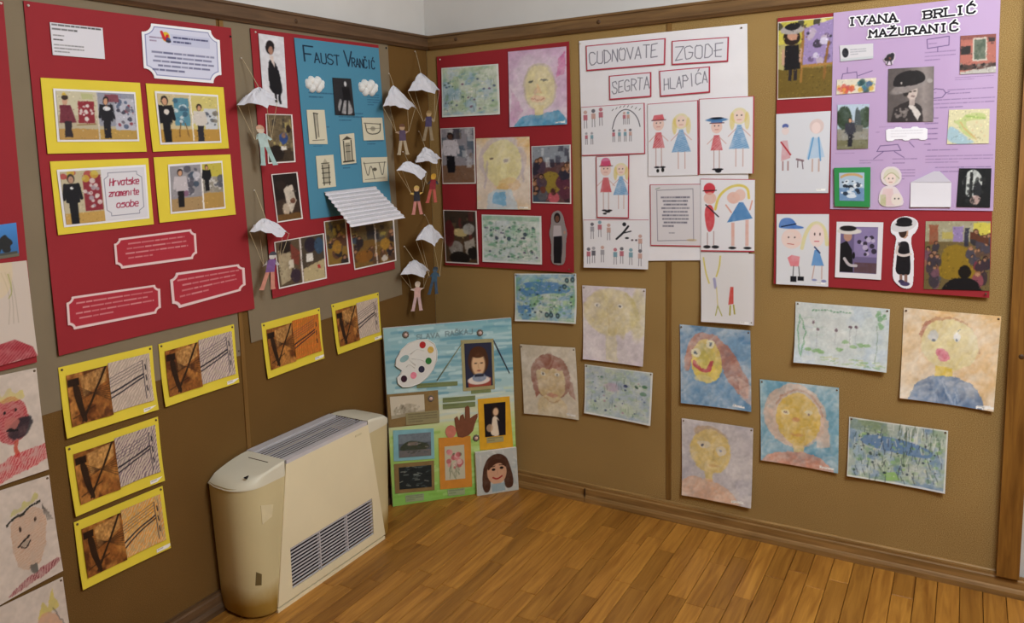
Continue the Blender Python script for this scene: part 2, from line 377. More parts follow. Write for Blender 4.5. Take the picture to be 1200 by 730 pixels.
# paper outlines in metres on their wall: (distance along the wall, height), TL TR BR BL
Q = {
'kraft2':[(-1.1837,1.9476),(-0.2914,1.9398),(-0.2655,0.8816),(-1.1493,0.8638)],
'postA':[(-1.8443,1.9121),(-1.1500,1.9162),(-1.1318,0.9810),(-1.8432,0.9837)],
'a_note':[(-1.7806,1.8650),(-1.6263,1.8663),(-1.6273,1.7815),(-1.7805,1.7810)],
'a_card':[(-1.4983,1.8958),(-1.2046,1.8999),(-1.2068,1.7339),(-1.5021,1.7382)],
'a_y1':[(-1.8205,1.7200),(-1.5191,1.7216),(-1.5165,1.5225),(-1.8218,1.5235)],
'a_p1':[(-1.7906,1.6937),(-1.5399,1.6936),(-1.5400,1.5530),(-1.7923,1.5542)],
'a_y2':[(-1.4990,1.7211),(-1.2013,1.7233),(-1.1969,1.5267),(-1.4943,1.5218)],
'a_p2':[(-1.4722,1.7000),(-1.2295,1.6975),(-1.2277,1.5456),(-1.4667,1.5423)],
'a_y3':[(-1.8167,1.5032),(-1.5115,1.5036),(-1.5116,1.3075),(-1.8147,1.3075)],
'a_p3':[(-1.8018,1.4808),(-1.5248,1.4849),(-1.5260,1.3265),(-1.7965,1.3266)],
'a_y4':[(-1.4922,1.5053),(-1.1909,1.5071),(-1.1879,1.3089),(-1.4904,1.3099)],
'a_p4':[(-1.4445,1.4822),(-1.2303,1.4876),(-1.2304,1.3322),(-1.4489,1.3329)],
'a_c1':[(-1.6490,1.2784),(-1.3565,1.2788),(-1.3582,1.1847),(-1.6489,1.1910)],
'a_c2':[(-1.8086,1.1372),(-1.5055,1.1255),(-1.5092,1.0392),(-1.8116,1.0465)],
'a_c3':[(-1.4676,1.1515),(-1.1662,1.1420),(-1.1680,1.0541),(-1.4665,1.0391)],
'Y1':[(-1.8443,0.9504),(-1.5447,0.9441),(-1.5448,0.7461),(-1.8425,0.7517)],
'Y2':[(-1.5224,0.9428),(-1.2208,0.9440),(-1.2205,0.7440),(-1.5189,0.7460)],
'Y3':[(-1.8449,0.7277),(-1.5442,0.7223),(-1.5433,0.5198),(-1.8390,0.5265)],
'Y4':[(-1.8420,0.5091),(-1.5477,0.5031),(-1.5401,0.2997),(-1.8383,0.3099)],
'Y5':[(-1.0969,0.9210),(-0.7956,0.9212),(-0.7907,0.7247),(-1.0888,0.7216)],
'Y6':[(-0.7295,0.9213),(-0.4312,0.9189),(-0.4278,0.7211),(-0.7113,0.7200)],
'postB':[(-1.0662,1.9241),(-0.3620,1.9302),(-0.3217,1.0024),(-1.0430,1.0006)],
'b_blue':[(-0.8600,1.9125),(-0.3670,1.9172),(-0.3256,1.2576),(-0.8275,1.2605)],
'b_p1':[(-1.0337,1.9100),(-0.9134,1.9089),(-0.9158,1.6631),(-1.0291,1.6748)],
'b_p2':[(-1.0234,1.6417),(-0.8939,1.6413),(-0.8907,1.4725),(-1.0257,1.4708)],
'b_p3':[(-1.0141,1.4341),(-0.8843,1.4366),(-0.8687,1.2658),(-0.9994,1.2634)],
'b_p4':[(-1.0211,1.1975),(-0.7586,1.2011),(-0.7557,1.0280),(-1.0129,1.0297)],
'b_p5':[(-0.7551,1.2455),(-0.6271,1.2450),(-0.6157,1.0666),(-0.7459,1.0717)],
'b_p6':[(-0.6059,1.2161),(-0.3149,1.2132),(-0.3144,1.0370),(-0.5905,1.0364)],
'b_bw':[(-0.6661,1.7828),(-0.5562,1.7848),(-0.5423,1.6430),(-0.6607,1.6433)],
'b_d1':[(-0.8207,1.6591),(-0.7230,1.6613),(-0.7146,1.5342),(-0.8161,1.5356)],
'b_d2':[(-0.4997,1.6359),(-0.3647,1.6378),(-0.3584,1.5471),(-0.4934,1.5456)],
'b_d3':[(-0.6430,1.5691),(-0.5527,1.5754),(-0.5482,1.4583),(-0.6367,1.4546)],
'b_d4':[(-0.7845,1.4912),(-0.6851,1.4941),(-0.6786,1.3726),(-0.7800,1.3707)],
'b_d5':[(-0.5157,1.4786),(-0.3429,1.4764),(-0.3470,1.3772),(-0.5117,1.3791)],
'b_cl1':[(-0.8272,1.7841),(-0.7018,1.7912),(-0.7072,1.7217),(-0.8327,1.7169)],
'b_cl2':[(-0.5209,1.7883),(-0.3722,1.7963),(-0.3777,1.7205),(-0.5264,1.7153)],
'b_flap':[(-0.7444,1.3512),(-0.4341,1.3562),(-0.4418,1.2494),(-0.7534,1.2369)],
'postC':[(0.0566,1.9060),(0.6899,1.9097),(0.7025,0.9788),(0.0699,0.9792)],
'c1':[(0.0833,1.8543),(0.3685,1.8487),(0.3729,1.6389),(0.0810,1.6408)],
'c2':[(0.4165,1.8935),(0.6793,1.8907),(0.6782,1.5836),(0.4177,1.5835)],
'c3':[(0.0682,1.5922),(0.2450,1.5906),(0.2438,1.3467),(0.0711,1.3461)],
'c4':[(0.2515,1.5419),(0.5079,1.5406),(0.5091,1.2368),(0.2498,1.2359)],
'c5':[(0.5161,1.5001),(0.6920,1.5019),(0.6922,1.2621),(0.5166,1.2646)],
'c6':[(0.0696,1.2296),(0.2430,1.2276),(0.2470,0.9908),(0.0772,0.9914)],
'c7':[(0.2689,1.2122),(0.5563,1.2098),(0.5589,1.0062),(0.2693,1.0044)],
'c8':[(0.5882,1.2349),(0.6786,1.2360),(0.6751,1.0059),(0.5838,1.0049)],
'postD':[(0.7323,1.9065),(1.3699,1.9033),(1.3874,1.0638),(0.7438,1.0270)],
'd_t1':[(0.7621,1.8854),(1.0818,1.8821),(1.0797,1.7850),(0.7638,1.7869)],
'd_t2':[(1.1046,1.8696),(1.3093,1.8639),(1.3072,1.7770),(1.1048,1.7813)],
'd_t3':[(0.8577,1.7618),(1.0271,1.7628),(1.0270,1.6702),(0.8590,1.6686)],
'd_t4':[(1.0570,1.7645),(1.2441,1.7660),(1.2449,1.6719),(1.0612,1.6681)],
'd_1':[(0.7395,1.6486),(1.0007,1.6497),(1.0020,1.4567),(0.7418,1.4547)],
'd_2':[(1.0130,1.6451),(1.2025,1.6477),(1.2054,1.3732),(1.0136,1.3707)],
'd_3':[(1.2056,1.6519),(1.3984,1.6508),(1.4008,1.3771),(1.2085,1.3773)],
'd_4':[(0.8015,1.4516),(0.9390,1.4540),(0.9361,1.2066),(0.8044,1.2066)],
'd_5':[(0.7470,1.1987),(1.0140,1.2037),(1.0136,1.0094),(0.7487,1.0046)],
'd_6':[(1.0202,1.3392),(1.2119,1.3408),(1.2140,1.1057),(1.0219,1.1016)],
'd_7':[(1.2133,1.3598),(1.4049,1.3566),(1.4077,1.0942),(1.2160,1.0883)],
'd_8':[(1.2135,1.0837),(1.4087,1.0874),(1.4124,0.8256),(1.2212,0.8217)],
'postE':[(1.4708,1.9112),(2.1028,1.8992),(2.1158,0.9776),(1.4747,0.9819)],
'e_lil':[(1.6465,1.9073),(2.1052,1.9070),(2.1143,1.2521),(1.6521,1.2523)],
'e1':[(1.4725,1.8966),(1.6506,1.8951),(1.6519,1.6312),(1.4751,1.6324)],
'e2':[(1.4722,1.5829),(1.6459,1.5848),(1.6454,1.3075),(1.4766,1.3073)],
'e3':[(1.4802,1.2320),(1.6490,1.2346),(1.6532,0.9831),(1.4845,0.9825)],
'e4':[(1.6734,1.2091),(1.8142,1.2097),(1.8135,1.0168),(1.6733,1.0174)],
'e5':[(1.8305,1.2319),(1.9158,1.2333),(1.9242,0.9906),(1.8381,0.9893)],
'e6':[(1.9351,1.2158),(2.1091,1.2193),(2.1155,1.0007),(1.9374,0.9938)],
'e_por':[(1.8136,1.7104),(1.9403,1.7082),(1.9442,1.5351),(1.8165,1.5397)],
'e_tic':[(1.6685,1.7984),(1.7672,1.7957),(1.7687,1.7476),(1.6719,1.7458)],
'e_str':[(1.6636,1.6865),(1.7792,1.6849),(1.7768,1.6403),(1.6622,1.6380)],
'e_sta':[(1.6670,1.6036),(1.7617,1.6009),(1.7621,1.4555),(1.6694,1.4548)],
'e_tra':[(2.0076,1.7952),(2.0988,1.7922),(2.1027,1.6767),(2.0099,1.6775)],
'e_map':[(1.9857,1.5698),(2.0921,1.5674),(2.0940,1.4612),(1.9840,1.4626)],
'e_whi':[(1.8121,1.5224),(1.9295,1.5209),(1.9298,1.4780),(1.8147,1.4772)],
'e_bir':[(1.7966,1.7624),(1.8344,1.7616),(1.8356,1.7222),(1.7978,1.7227)],
'e_boo':[(1.6625,1.3931),(1.7715,1.3936),(1.7740,1.2612),(1.6673,1.2630)],
'e_gir':[(1.7911,1.3950),(1.8669,1.3937),(1.8712,1.2622),(1.7951,1.2614)],
'e_env':[(1.8887,1.3425),(2.0006,1.3418),(2.0024,1.2635),(1.8902,1.2624)],
'e_fla':[(1.8875,1.3787),(1.9993,1.3771),(2.0006,1.3418),(1.8887,1.3425)],
'e_dar':[(2.0198,1.3857),(2.1043,1.3844),(2.1055,1.2627),(2.0170,1.2637)],
'e_ti1':[(1.6840,1.8960),(1.8468,1.8958),(1.8482,1.8516),(1.6851,1.8545)],
'e_ti2':[(1.8988,1.8922),(2.0563,1.9013),(2.0582,1.8553),(1.9002,1.8525)],
'e_ti3':[(1.7408,1.8512),(2.0188,1.8495),(2.0206,1.8055),(1.7419,1.8100)],
'w1':[(0.4197,0.9579),(0.7062,0.9740),(0.7075,0.7652),(0.4224,0.7518)],
'w2':[(0.7335,0.9272),(1.0001,0.9300),(0.9914,0.6178),(0.7364,0.6190)],
'w3':[(0.4382,0.6475),(0.6968,0.6598),(0.7138,0.3533),(0.4561,0.3422)],
'w4':[(0.7399,0.5947),(1.0278,0.5937),(1.0209,0.3782),(0.7392,0.3882)],
'w5':[(1.1339,0.7995),(1.3945,0.8005),(1.4041,0.4952),(1.1436,0.4918)],
'w6':[(1.1438,0.4270),(1.4101,0.4302),(1.4091,0.1214),(1.1482,0.1181)],
'w7':[(1.4309,0.6207),(1.6944,0.6242),(1.7005,0.3156),(1.4412,0.3155)],
'w8':[(1.5478,0.9202),(1.8419,0.9167),(1.8397,0.7027),(1.5475,0.7032)],
'w9':[(1.8826,0.9249),(2.1499,0.9188),(2.1426,0.6100),(1.8811,0.6178)],
'w10':[(1.7291,0.5245),(2.0227,0.5219),(2.0220,0.3102),(1.7290,0.3130)],
'far_post':[(-2.3960,1.9033),(-1.8960,1.9033),(-1.9025,0.9805),(-2.4025,0.9805)],
'f1':[(-2.1150,1.2573),(-1.9051,1.2513),(-1.9034,0.9996),(-2.1132,0.9909)],
'f2':[(-2.1139,0.9730),(-1.9040,0.9653),(-1.9012,0.6862),(-2.1112,0.6888)],
'f3':[(-2.1079,0.6790),(-1.8982,0.6677),(-1.8896,0.3925),(-2.0991,0.3780)],
'f4':[(-2.0988,0.3740),(-1.8888,0.3723),(-1.8769,0.0753),(-2.0861,0.0941)],
'f_horse':[(-2.0708,1.3453),(-1.9209,1.3510),(-1.9217,1.2651),(-2.0716,1.2608)],
'kraft1':[(-2.4000,1.9474),(-1.2091,1.9474),(-1.1988,0.8311),(-2.4000,0.8341)],
}
# rough size of each sheet, in samples, for its printed colours
SZ = {'kraft2':(197,383),'postA':(245,417),'a_note':(62,38),'a_card':(92,64),'a_y1':(116,89),'a_p1':(96,62),'a_y2':(91,80),'a_p2':(74,63),'a_y3':(115,86),'a_p3':(104,67),'a_y4':(90,76),'a_p4':(65,57),'a_c1':(97,35),'a_c2':(111,38),'a_c3':(88,42),'Y1':(113,83),'Y2':(91,73),'Y3':(114,81),'Y4':(114,78),'Y5':(70,64),'Y6':(57,58),'postB':(151,317),'b_blue':(99,213),'b_p1':(29,83),'b_p2':(31,58),'b_p3':(30,57),'b_p4':(59,54),'b_p5':(26,53),'b_p6':(52,52),'b_bw':(23,43),'b_d1':(21,40),'b_d2':(24,26),'b_d3':(17,35),'b_d4':(21,38),'b_d5':(30,29),'b_cl1':(27,22),'b_cl2':(27,22),'b_flap':(60,35),'postC':(156,270),'c1':(67,59),'c2':(68,91),'c3':(40,66),'c4':(62,85),'c5':(45,69),'c6':(38,62),'c7':(69,56),'c8':(23,65),'postD':(197,276),'d_t1':(94,31),'d_t2':(66,29),'d_t3':(50,29),'d_t4':(59,30),'d_1':(74,59),'d_2':(59,87),'d_3':(64,90),'d_4':(39,74),'d_5':(75,58),'d_6':(59,73),'d_7':(63,84),'d_8':(63,82),'postE':(260,350),'e_lil':(196,252),'e1':(66,93),'e2':(63,95),'e3':(61,84),'e4':(54,66),'e5':(34,86),'e6':(76,80),'e_por':(53,64),'e_tic':(39,18),'e_str':(45,17),'e_sta':(37,52),'e_tra':(42,45),'e_map':(48,40),'e_whi':(48,16),'e_bir':(15,14),'e_boo':(42,46),'e_gir':(30,47),'e_env':(47,28),'e_fla':(47,13),'e_dar':(39,45),'e_ti1':(66,16),'e_ti2':(70,18),'e_ti3':(118,17),'w1':(72,58),'w2':(74,90),'w3':(64,83),'w4':(80,61),'w5':(83,94),'w6':(84,92),'w7':(93,99),'w8':(110,72),'w9':(114,110),'w10':(116,71),'f1':(95,120),'f2':(95,120),'f3':(95,120),'f4':(95,120),'f_horse':(70,40),'far_post':(10,10),'kraft1':(10,10)}
# pieces glued on the leaning board, in metres on the board (along, up)
BB = {
'pal':[(0.0354,0.7110),(0.2243,0.6925),(0.2159,0.5076),(0.0263,0.5290)],
'pf':[(0.3300,0.6871),(0.4783,0.6800),(0.4759,0.4570),(0.3317,0.4637)],
'pp':[(0.3444,0.6710),(0.4674,0.6650),(0.4663,0.4756),(0.3450,0.4782)],
's1':[(0.1278,0.5199),(0.3085,0.5106),(0.3077,0.4923),(0.1281,0.5005)],
's2':[(0.2392,0.4449),(0.3853,0.4389),(0.3844,0.4192),(0.2383,0.4242)],
's3':[(0.2380,0.4181),(0.3841,0.4117),(0.3833,0.3907),(0.2382,0.3959)],
's4':[(0.3672,0.4633),(0.4567,0.4605),(0.4574,0.4455),(0.3678,0.4484)],
'bf':[(-0.0022,0.4878),(0.2197,0.4815),(0.2194,0.3392),(-0.0010,0.3453)],
'bp':[(0.0093,0.4768),(0.1573,0.4704),(0.1574,0.3923),(0.0116,0.3800)],
'bt':[(0.0732,0.3990),(0.2207,0.3944),(0.2196,0.3416),(0.0731,0.3479)],
'yf':[(0.3960,0.4215),(0.5420,0.4168),(0.5503,0.1858),(0.3969,0.1939)],
'yp':[(0.4220,0.3973),(0.5216,0.3954),(0.5172,0.2473),(0.4224,0.2496)],
'yt':[(0.4287,0.2463),(0.5066,0.2436),(0.5070,0.2195),(0.4290,0.2211)],
'gf':[(0.0164,0.3309),(0.1936,0.3179),(0.1912,0.1848),(0.0134,0.1973)],
'gp':[(0.0372,0.3100),(0.1792,0.3037),(0.1770,0.2016),(0.0359,0.2101)],
'lf':[(0.0128,0.1852),(0.1883,0.1765),(0.1849,0.0465),(0.0124,0.0564)],
'lp':[(0.0326,0.1677),(0.1751,0.1598),(0.1731,0.0632),(0.0315,0.0720)],
'of':[(0.2127,0.2722),(0.3562,0.2633),(0.3544,0.0362),(0.2099,0.0452)],
'op':[(0.2371,0.2318),(0.3254,0.2287),(0.3241,0.0785),(0.2342,0.0828)],
'lt':[(0.0545,0.0414),(0.1371,0.0387),(0.1357,0.0091),(0.0567,0.0114)],
'ot':[(0.2423,0.0378),(0.3210,0.0348),(0.3198,0.0073),(0.2437,0.0113)],
'hand':[(0.2484,0.3996),(0.3919,0.3822),(0.3868,0.2605),(0.2430,0.2794)],
'ttl':[(0.1074,0.7542),(0.4108,0.7466),(0.4094,0.7136),(0.1060,0.7244)],
'br1':[(0.2166,0.5233),(0.3384,0.6777)],
'br2':[(0.4780,0.6726),(0.5459,0.5204)],
'bu1':[(0.0906,0.7331)],
'bu2':[(0.4182,0.7104)],
'bu3':[(0.1872,0.4486)],
'bu4':[(0.3813,0.2500)],
'quad':[(-0.0115,0.7748),(0.5628,0.7610),(0.5722,-0.0092),(-0.0002,-0.0008)],
}
# ------------------------------------------------------------------ the room
M_sub = flat('dark_floor_gap', '2a1708', 0.9)
XR, YB, ZC = 3.7, -4.3, 2.75
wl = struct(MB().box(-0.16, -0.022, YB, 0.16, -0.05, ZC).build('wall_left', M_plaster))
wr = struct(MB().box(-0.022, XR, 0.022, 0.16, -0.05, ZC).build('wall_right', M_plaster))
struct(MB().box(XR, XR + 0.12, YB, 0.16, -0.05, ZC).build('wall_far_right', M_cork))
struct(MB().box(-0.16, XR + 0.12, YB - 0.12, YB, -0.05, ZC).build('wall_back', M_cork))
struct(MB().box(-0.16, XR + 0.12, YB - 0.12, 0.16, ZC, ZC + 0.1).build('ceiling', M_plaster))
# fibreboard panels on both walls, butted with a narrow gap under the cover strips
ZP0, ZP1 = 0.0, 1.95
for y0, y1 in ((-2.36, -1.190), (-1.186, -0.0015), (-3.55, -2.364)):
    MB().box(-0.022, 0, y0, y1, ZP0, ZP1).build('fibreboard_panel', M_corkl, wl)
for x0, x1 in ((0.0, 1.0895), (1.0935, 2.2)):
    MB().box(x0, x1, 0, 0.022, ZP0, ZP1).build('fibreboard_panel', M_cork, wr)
def strip_profile(name, prof, axis, a0, a1, mat, loc_sign):
    """extrude a (depth, height) profile along a wall"""
    if axis == 'y': loop = [(d, a0, z) for d, z in prof]; dv = (0, a1 - a0, 0)
    else: loop = [(a0, -d, z) for d, z in prof]; dv = (a1 - a0, 0, 0)
    return MB().prism(loop, dv).build(name, mat)
rail = [(0, 1.938), (0.012, 1.938), (0.018, 1.944), (0.026, 1.950), (0.026, 1.985), (0.031, 1.988), (0.031, 1.996), (-0.021, 1.996), (-0.021, 1.953), (0, 1.953)]
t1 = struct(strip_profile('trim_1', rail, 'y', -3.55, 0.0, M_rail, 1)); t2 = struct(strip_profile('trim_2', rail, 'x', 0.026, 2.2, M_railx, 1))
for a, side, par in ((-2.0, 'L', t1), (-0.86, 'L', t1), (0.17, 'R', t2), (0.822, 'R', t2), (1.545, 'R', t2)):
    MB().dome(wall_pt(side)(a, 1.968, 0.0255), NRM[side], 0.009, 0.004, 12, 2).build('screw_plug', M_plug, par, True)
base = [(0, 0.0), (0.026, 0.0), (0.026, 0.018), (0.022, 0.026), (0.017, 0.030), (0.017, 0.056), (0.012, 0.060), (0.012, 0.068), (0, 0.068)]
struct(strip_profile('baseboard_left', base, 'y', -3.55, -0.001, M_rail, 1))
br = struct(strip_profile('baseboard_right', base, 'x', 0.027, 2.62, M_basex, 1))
mold = [(0, 0.068), (0.007, 0.068), (0.007, 0.072), (0.004, 0.0755), (0, 0.0765)]
o = strip_profile('bead', mold, 'x', 0.027, 2.172, M_gold, 1); o.parent = br; o.location = WL[o.name] - WL[br.name]
MB().box(0.7392, 0.7408, -0.0263, -0.017, 0.004, 0.060).build('butt_joint', M_sub, br)
t3 = struct(MB().box(2.173, 2.233, -0.032, 0.0215, 0.069, 2.0).build('trim_3', M_post))
MB().dome((2.206, -0.0315, 0.80), (0, -1, 0), 0.009, 0.003, 12, 2).build('screw_plug', M_plug, t3, True)
struct(MB().box(1.0825, 1.1005, -0.0045, 0.0, 0.083, 1.937).build('trim_4', M_batten))
struct(MB().box(0.0, 0.0045, -1.1965, -1.1795, 0.069, 1.937).build('trim_5', M_batten))
# floor: screed below, oak strips above, laid parallel to the left wall
M_oak = wood_mat('oak_floor_strip', '905f27', 'bd883e', 1, 0.36, True, 1.0,
                 [(0.0, (0.68, 0.63, 0.55)), (1.0, (1.14, 1.12, 1.0)), (0.35, (0.84, 0.80, 0.72)), (0.7, (1.0, 0.95, 0.86))])
fl = struct(MB().box(-0.02, XR, YB, 0.02, -0.05, -0.012).build('floor', M_sub))
PW = 0.0630; pmesh = {}
def plank(x, y0, y1):
    key = round(y1 - y0, 3)
    if key not in pmesh:
        w, hl = (PW - 0.0016) / 2, (y1 - y0) / 2 - 0.0007; b = 0.0012
        o = MB()
        lo = [(-w, -hl, -0.012), (w, -hl, -0.012), (w, hl, -0.012), (-w, hl, -0.012)]
        mi = [(a, c, -b) for a, c, _ in lo]; hi = [((w - b) * (1 if a > 0 else -1), (hl - b) * (1 if c > 0 else -1), 0) for a, c, _ in lo]
        o.add(lo + mi + hi, [(i, (i + 1) % 4, 4 + (i + 1) % 4, 4 + i) for i in range(4)] + [(4 + i, 4 + (i + 1) % 4, 8 + (i + 1) % 4, 8 + i) for i in range(4)] + [(8, 9, 10, 11)])
        me = bpy.data.meshes.new('plank'); me.from_pydata(o.V, [], o.F); me.update(); me.materials.append(M_oak); pmesh[key] = me
    p = bpy.data.objects.new('plank', pmesh[key]); COL.objects.link(p); place(p, (x, (y0 + y1) / 2, rng.uniform(-0.0004, 0.0004)), fl)
LENS = (0.30, 0.36, 0.42, 0.48, 0.56)
x = 1.635 + PW / 2 - 26 * PW; nrow = 0; nplank = 0
rest = MB()
while x < XR - PW:
    y = -0.004 - rng.uniform(0, 0.0); first = True
    yend = -2.0 if x < 2.6 else -1.2
    while y > YB + 0.5:
        ln = rng.choice(LENS)
        if first: ln = rng.choice((0.18, 0.26, 0.34, 0.44)); first = False
        if y > yend and nplank < 296: plank(x, y - ln, y); nplank += 1
        else: rest.box(x - PW / 2 + 0.0006, x + PW / 2 - 0.0006, y - ln + 0.0006, y - 0.0006, -0.012, 0)
        y -= ln
    x += PW
o = rest.build('plank_field', M_oak, fl); o['kind'] = 'stuff'

# ------------------------------------------------------------------ fan coil heater on the left wall
M_shell = flat('aged_cream_plastic', 'ccbe94', 0.45, 0.06, 4.0, 0.0, 0.4)
nt = M_shell.node_tree; bs = nt.nodes['Principled BSDF']; old = bs.inputs['Base Color'].links[0].from_socket      # smoke-yellowed foot of the casing
ge = N(nt, 'ShaderNodeNewGeometry'); sx = N(nt, 'ShaderNodeSeparateXYZ'); nt.links.new(ge.outputs['Position'], sx.inputs[0])
nz = N(nt, 'ShaderNodeTexNoise', Scale=9.0, Detail=4.0); nt.links.new(ge.outputs['Position'], nz.inputs['Vector'])
mr = N(nt, 'ShaderNodeMapRange'); mr.inputs['From Min'].default_value = 0.07; mr.inputs['From Max'].default_value = 0.0
sm = N(nt, 'ShaderNodeMath', operation='MULTIPLY_ADD'); sm.inputs[1].default_value = -0.09; nt.links.new(nz.outputs['Fac'], sm.inputs[0]); nt.links.new(sx.outputs['Z'], sm.inputs[2])
nt.links.new(sm.outputs[0], mr.inputs['Value']); mm = N(nt, 'ShaderNodeMix', data_type='RGBA'); nt.links.new(mr.outputs[0], mm.inputs['Factor'])
nt.links.new(old, mm.inputs[6]); mm.inputs[7].default_value = rgba('a5843c'); nt.links.new(mm.outputs[2], bs.inputs['Base Color'])
M_panel = flat('cream_enamel_panel', 'e8dcba', 0.4, 0.03, 5.0, 0.0, 0.4)
M_cap = flat('pale_plastic_top', 'd8d3c0', 0.45, 0.04, 6.0)
M_slat = flat('grey_white_grille', 'c4c0c4', 0.45, 0.04, 20.0)
M_slot = flat('brown_slot', '6a5a38', 0.6)
M_tape = flat('old_paper_tape', 'd8cca8', 0.7, 0.05, 30.0)
HX, HC = 0.192, -0.990
heater = thing('fan_coil_heater', 'cream fan coil heater with slatted grilles standing on the floor against the left wall', 'heater', (0.1, HC, 0.0))
def seam(z): return 0.295 - 0.080 * (z / 0.498)          # half width of the front panel at a height
def casing(sgn, name):
    prof = []
    zs = [0.006, 0.012, 0.1, 0.2, 0.3, 0.4, 0.455]
    def ring(z, grow):
        he = 0.378 + 0.022 * (z / 0.46) - grow; ri = 0.085
        pts = [(HX - 0.002, seam(z))]
        pts += [(HX - 0.002 - 0.001 * k, seam(z) + (he - ri - seam(z)) * k / 2) for k in (1, 2)]
        for k in range(1, 8):
            a = k / 8 * math.pi / 2; pts.append((HX - 0.004 - ri * (1 - math.cos(a)), he - ri + ri * math.sin(a)))
        pts += [(HX - 0.09, he), (0.05, he - 0.002), (0.012, he - 0.012)]
        return [(x - grow * .3, HC + sgn * y, z) for x, y in pts]
    rings = [ring(z, 0.006 if i == 0 else 0.0) for i, z in enumerate(zs)]
    n = len(rings[0]); V = [v for r in rings for v in r]; F = []
    for i in range(len(rings) - 1):
        for k in range(n - 1): F.append((i * n + k, i * n + k + 1, (i + 1) * n + k + 1, (i + 1) * n + k))
    body = mesh_obj(name, V, F, M_shell, heater, True)
    # lid: rises in a soft curve from the end towards the outlet grille
    top = ring(0.458, -0.003); inner = 0.215
    V = []; F = []; m = 7
    for k, (x, y, z) in enumerate(top):
        for j in range(m):
            t = j / (m - 1); yy = (y - HC) * sgn; ya = inner + (yy - inner) * (1 - t) if yy > inner else yy
            q = max(0, min(1, (ya - inner) / 0.188))
            zz = 0.500 - 0.040 * q ** 1.8 - (0.012 if j == 0 else 0.0)
            V.append((x if t < 1 else x, HC + sgn * ya, zz))
    for k in range(n - 1):
        for j in range(m - 1): F.append((k * m + j, (k + 1) * m + j, (k + 1) * m + j + 1, k * m + j + 1))
    # skirt down to the shell
    b = len(V)
    for (x, y, z) in top: V.append((x, y, 0.448))
    for k in range(n - 1): F.append((b + k, b + k + 1, (k + 1) * m, k * m))
    lid = mesh_obj('end_cap', V, F, M_cap, heater, True)
    return body, lid
shellL, capL = casing(-1, 'side_casing'); shellR, capR = casing(1, 'side_casing')
# front panel: a tapering sheet with a window for the lower grille
gz0, gz1, gy = 0.050, 0.195, 0.222
xf, xb = HX + 0.003, HX - 0.010
def slab(mb, pts):                                       # pts (y,z) quad extruded in depth
    mb.prism([(xf, HC + a, z) for a, z in pts], (xb - xf, 0, 0))
fp = MB(); zb, zt = 0.020, 0.486
slab(fp, [(-seam(zb), zb), (seam(zb), zb), (seam(gz0), gz0), (-seam(gz0), gz0)])
slab(fp, [(-seam(gz0), gz0), (-gy, gz0), (-gy, gz1), (-seam(gz1), gz1)])
slab(fp, [(gy, gz0), (seam(gz0), gz0), (seam(gz1), gz1), (gy, gz1)])
slab(fp, [(-seam(gz1), gz1), (seam(gz1), gz1), (seam(zt), zt), (-seam(zt), zt)])
panel = fp.build('front_panel', M_panel, heater)
gr = MB().box(HX - 0.05, HX - 0.030, HC - gy - 0.01, HC + gy + 0.01, gz0 - 0.01, gz1 + 0.01).build('intake_grille', M_black, heater)
for k in range(12):
    z = gz0 + 0.005 + k * (gz1 - gz0 - 0.010) / 11
    MB().prism([(HX + 0.002, HC - gy + 0.002, z - 0.0022), (HX + 0.002, HC - gy + 0.002, z + 0.0016), (HX - 0.001, HC - gy + 0.002, z + 0.0018), (HX - 0.001, HC - gy + 0.002, z - 0.0020)], (0, 2 * gy - 0.004, 0)).build('slat', M_slat, gr)
for q in (-0.075, 0.072): MB().box(HX - 0.010, HX + 0.0022, HC + q - 0.002, HC + q + 0.002, gz0, gz1).build('rib', M_slat, gr)
MB().box(HX - 0.02, HX + 0.001, HC - 0.292, HC + 0.292, 0.0, 0.0125).build('plinth_strip', M_panel, heater)
MB().box(HX - 0.04, HX - 0.008, HC - 0.29, HC + 0.29, 0.010, 0.022).build('plinth_gap', M_black, heater)
# outlet grille on top
gx0, gx1, oy = 0.030, 0.176, 0.214
og = MB().box(0.012, HX - 0.004, HC - oy - 0.002, HC + oy + 0.002, 0.430, 0.445).build('outlet_grille', M_black, heater)
MB().box(gx1 - 0.002, HX + 0.002, HC - oy, HC + oy, 0.484, 0.499).build('grille_edge', M_slat, og); MB().box(0.008, gx0 + 0.012, HC - oy, HC + oy, 0.484, 0.501).build('grille_edge', M_slat, og)
for k in range(9):
    xx = gx0 + 0.022 + k * (gx1 - gx0 - 0.032) / 8
    MB().prism([(xx - 0.0028, HC - oy, 0.498), (xx + 0.0028, HC - oy, 0.498), (xx + 0.002, HC - oy, 0.4955), (xx - 0.002, HC - oy, 0.4955)], (0, 2 * oy, 0)).build('slat', M_slat, og)
MB().box(0.006, 0.012, HC - 0.36, HC + 0.36, 0.02, 0.45).build('back_plate', M_shell, heater)
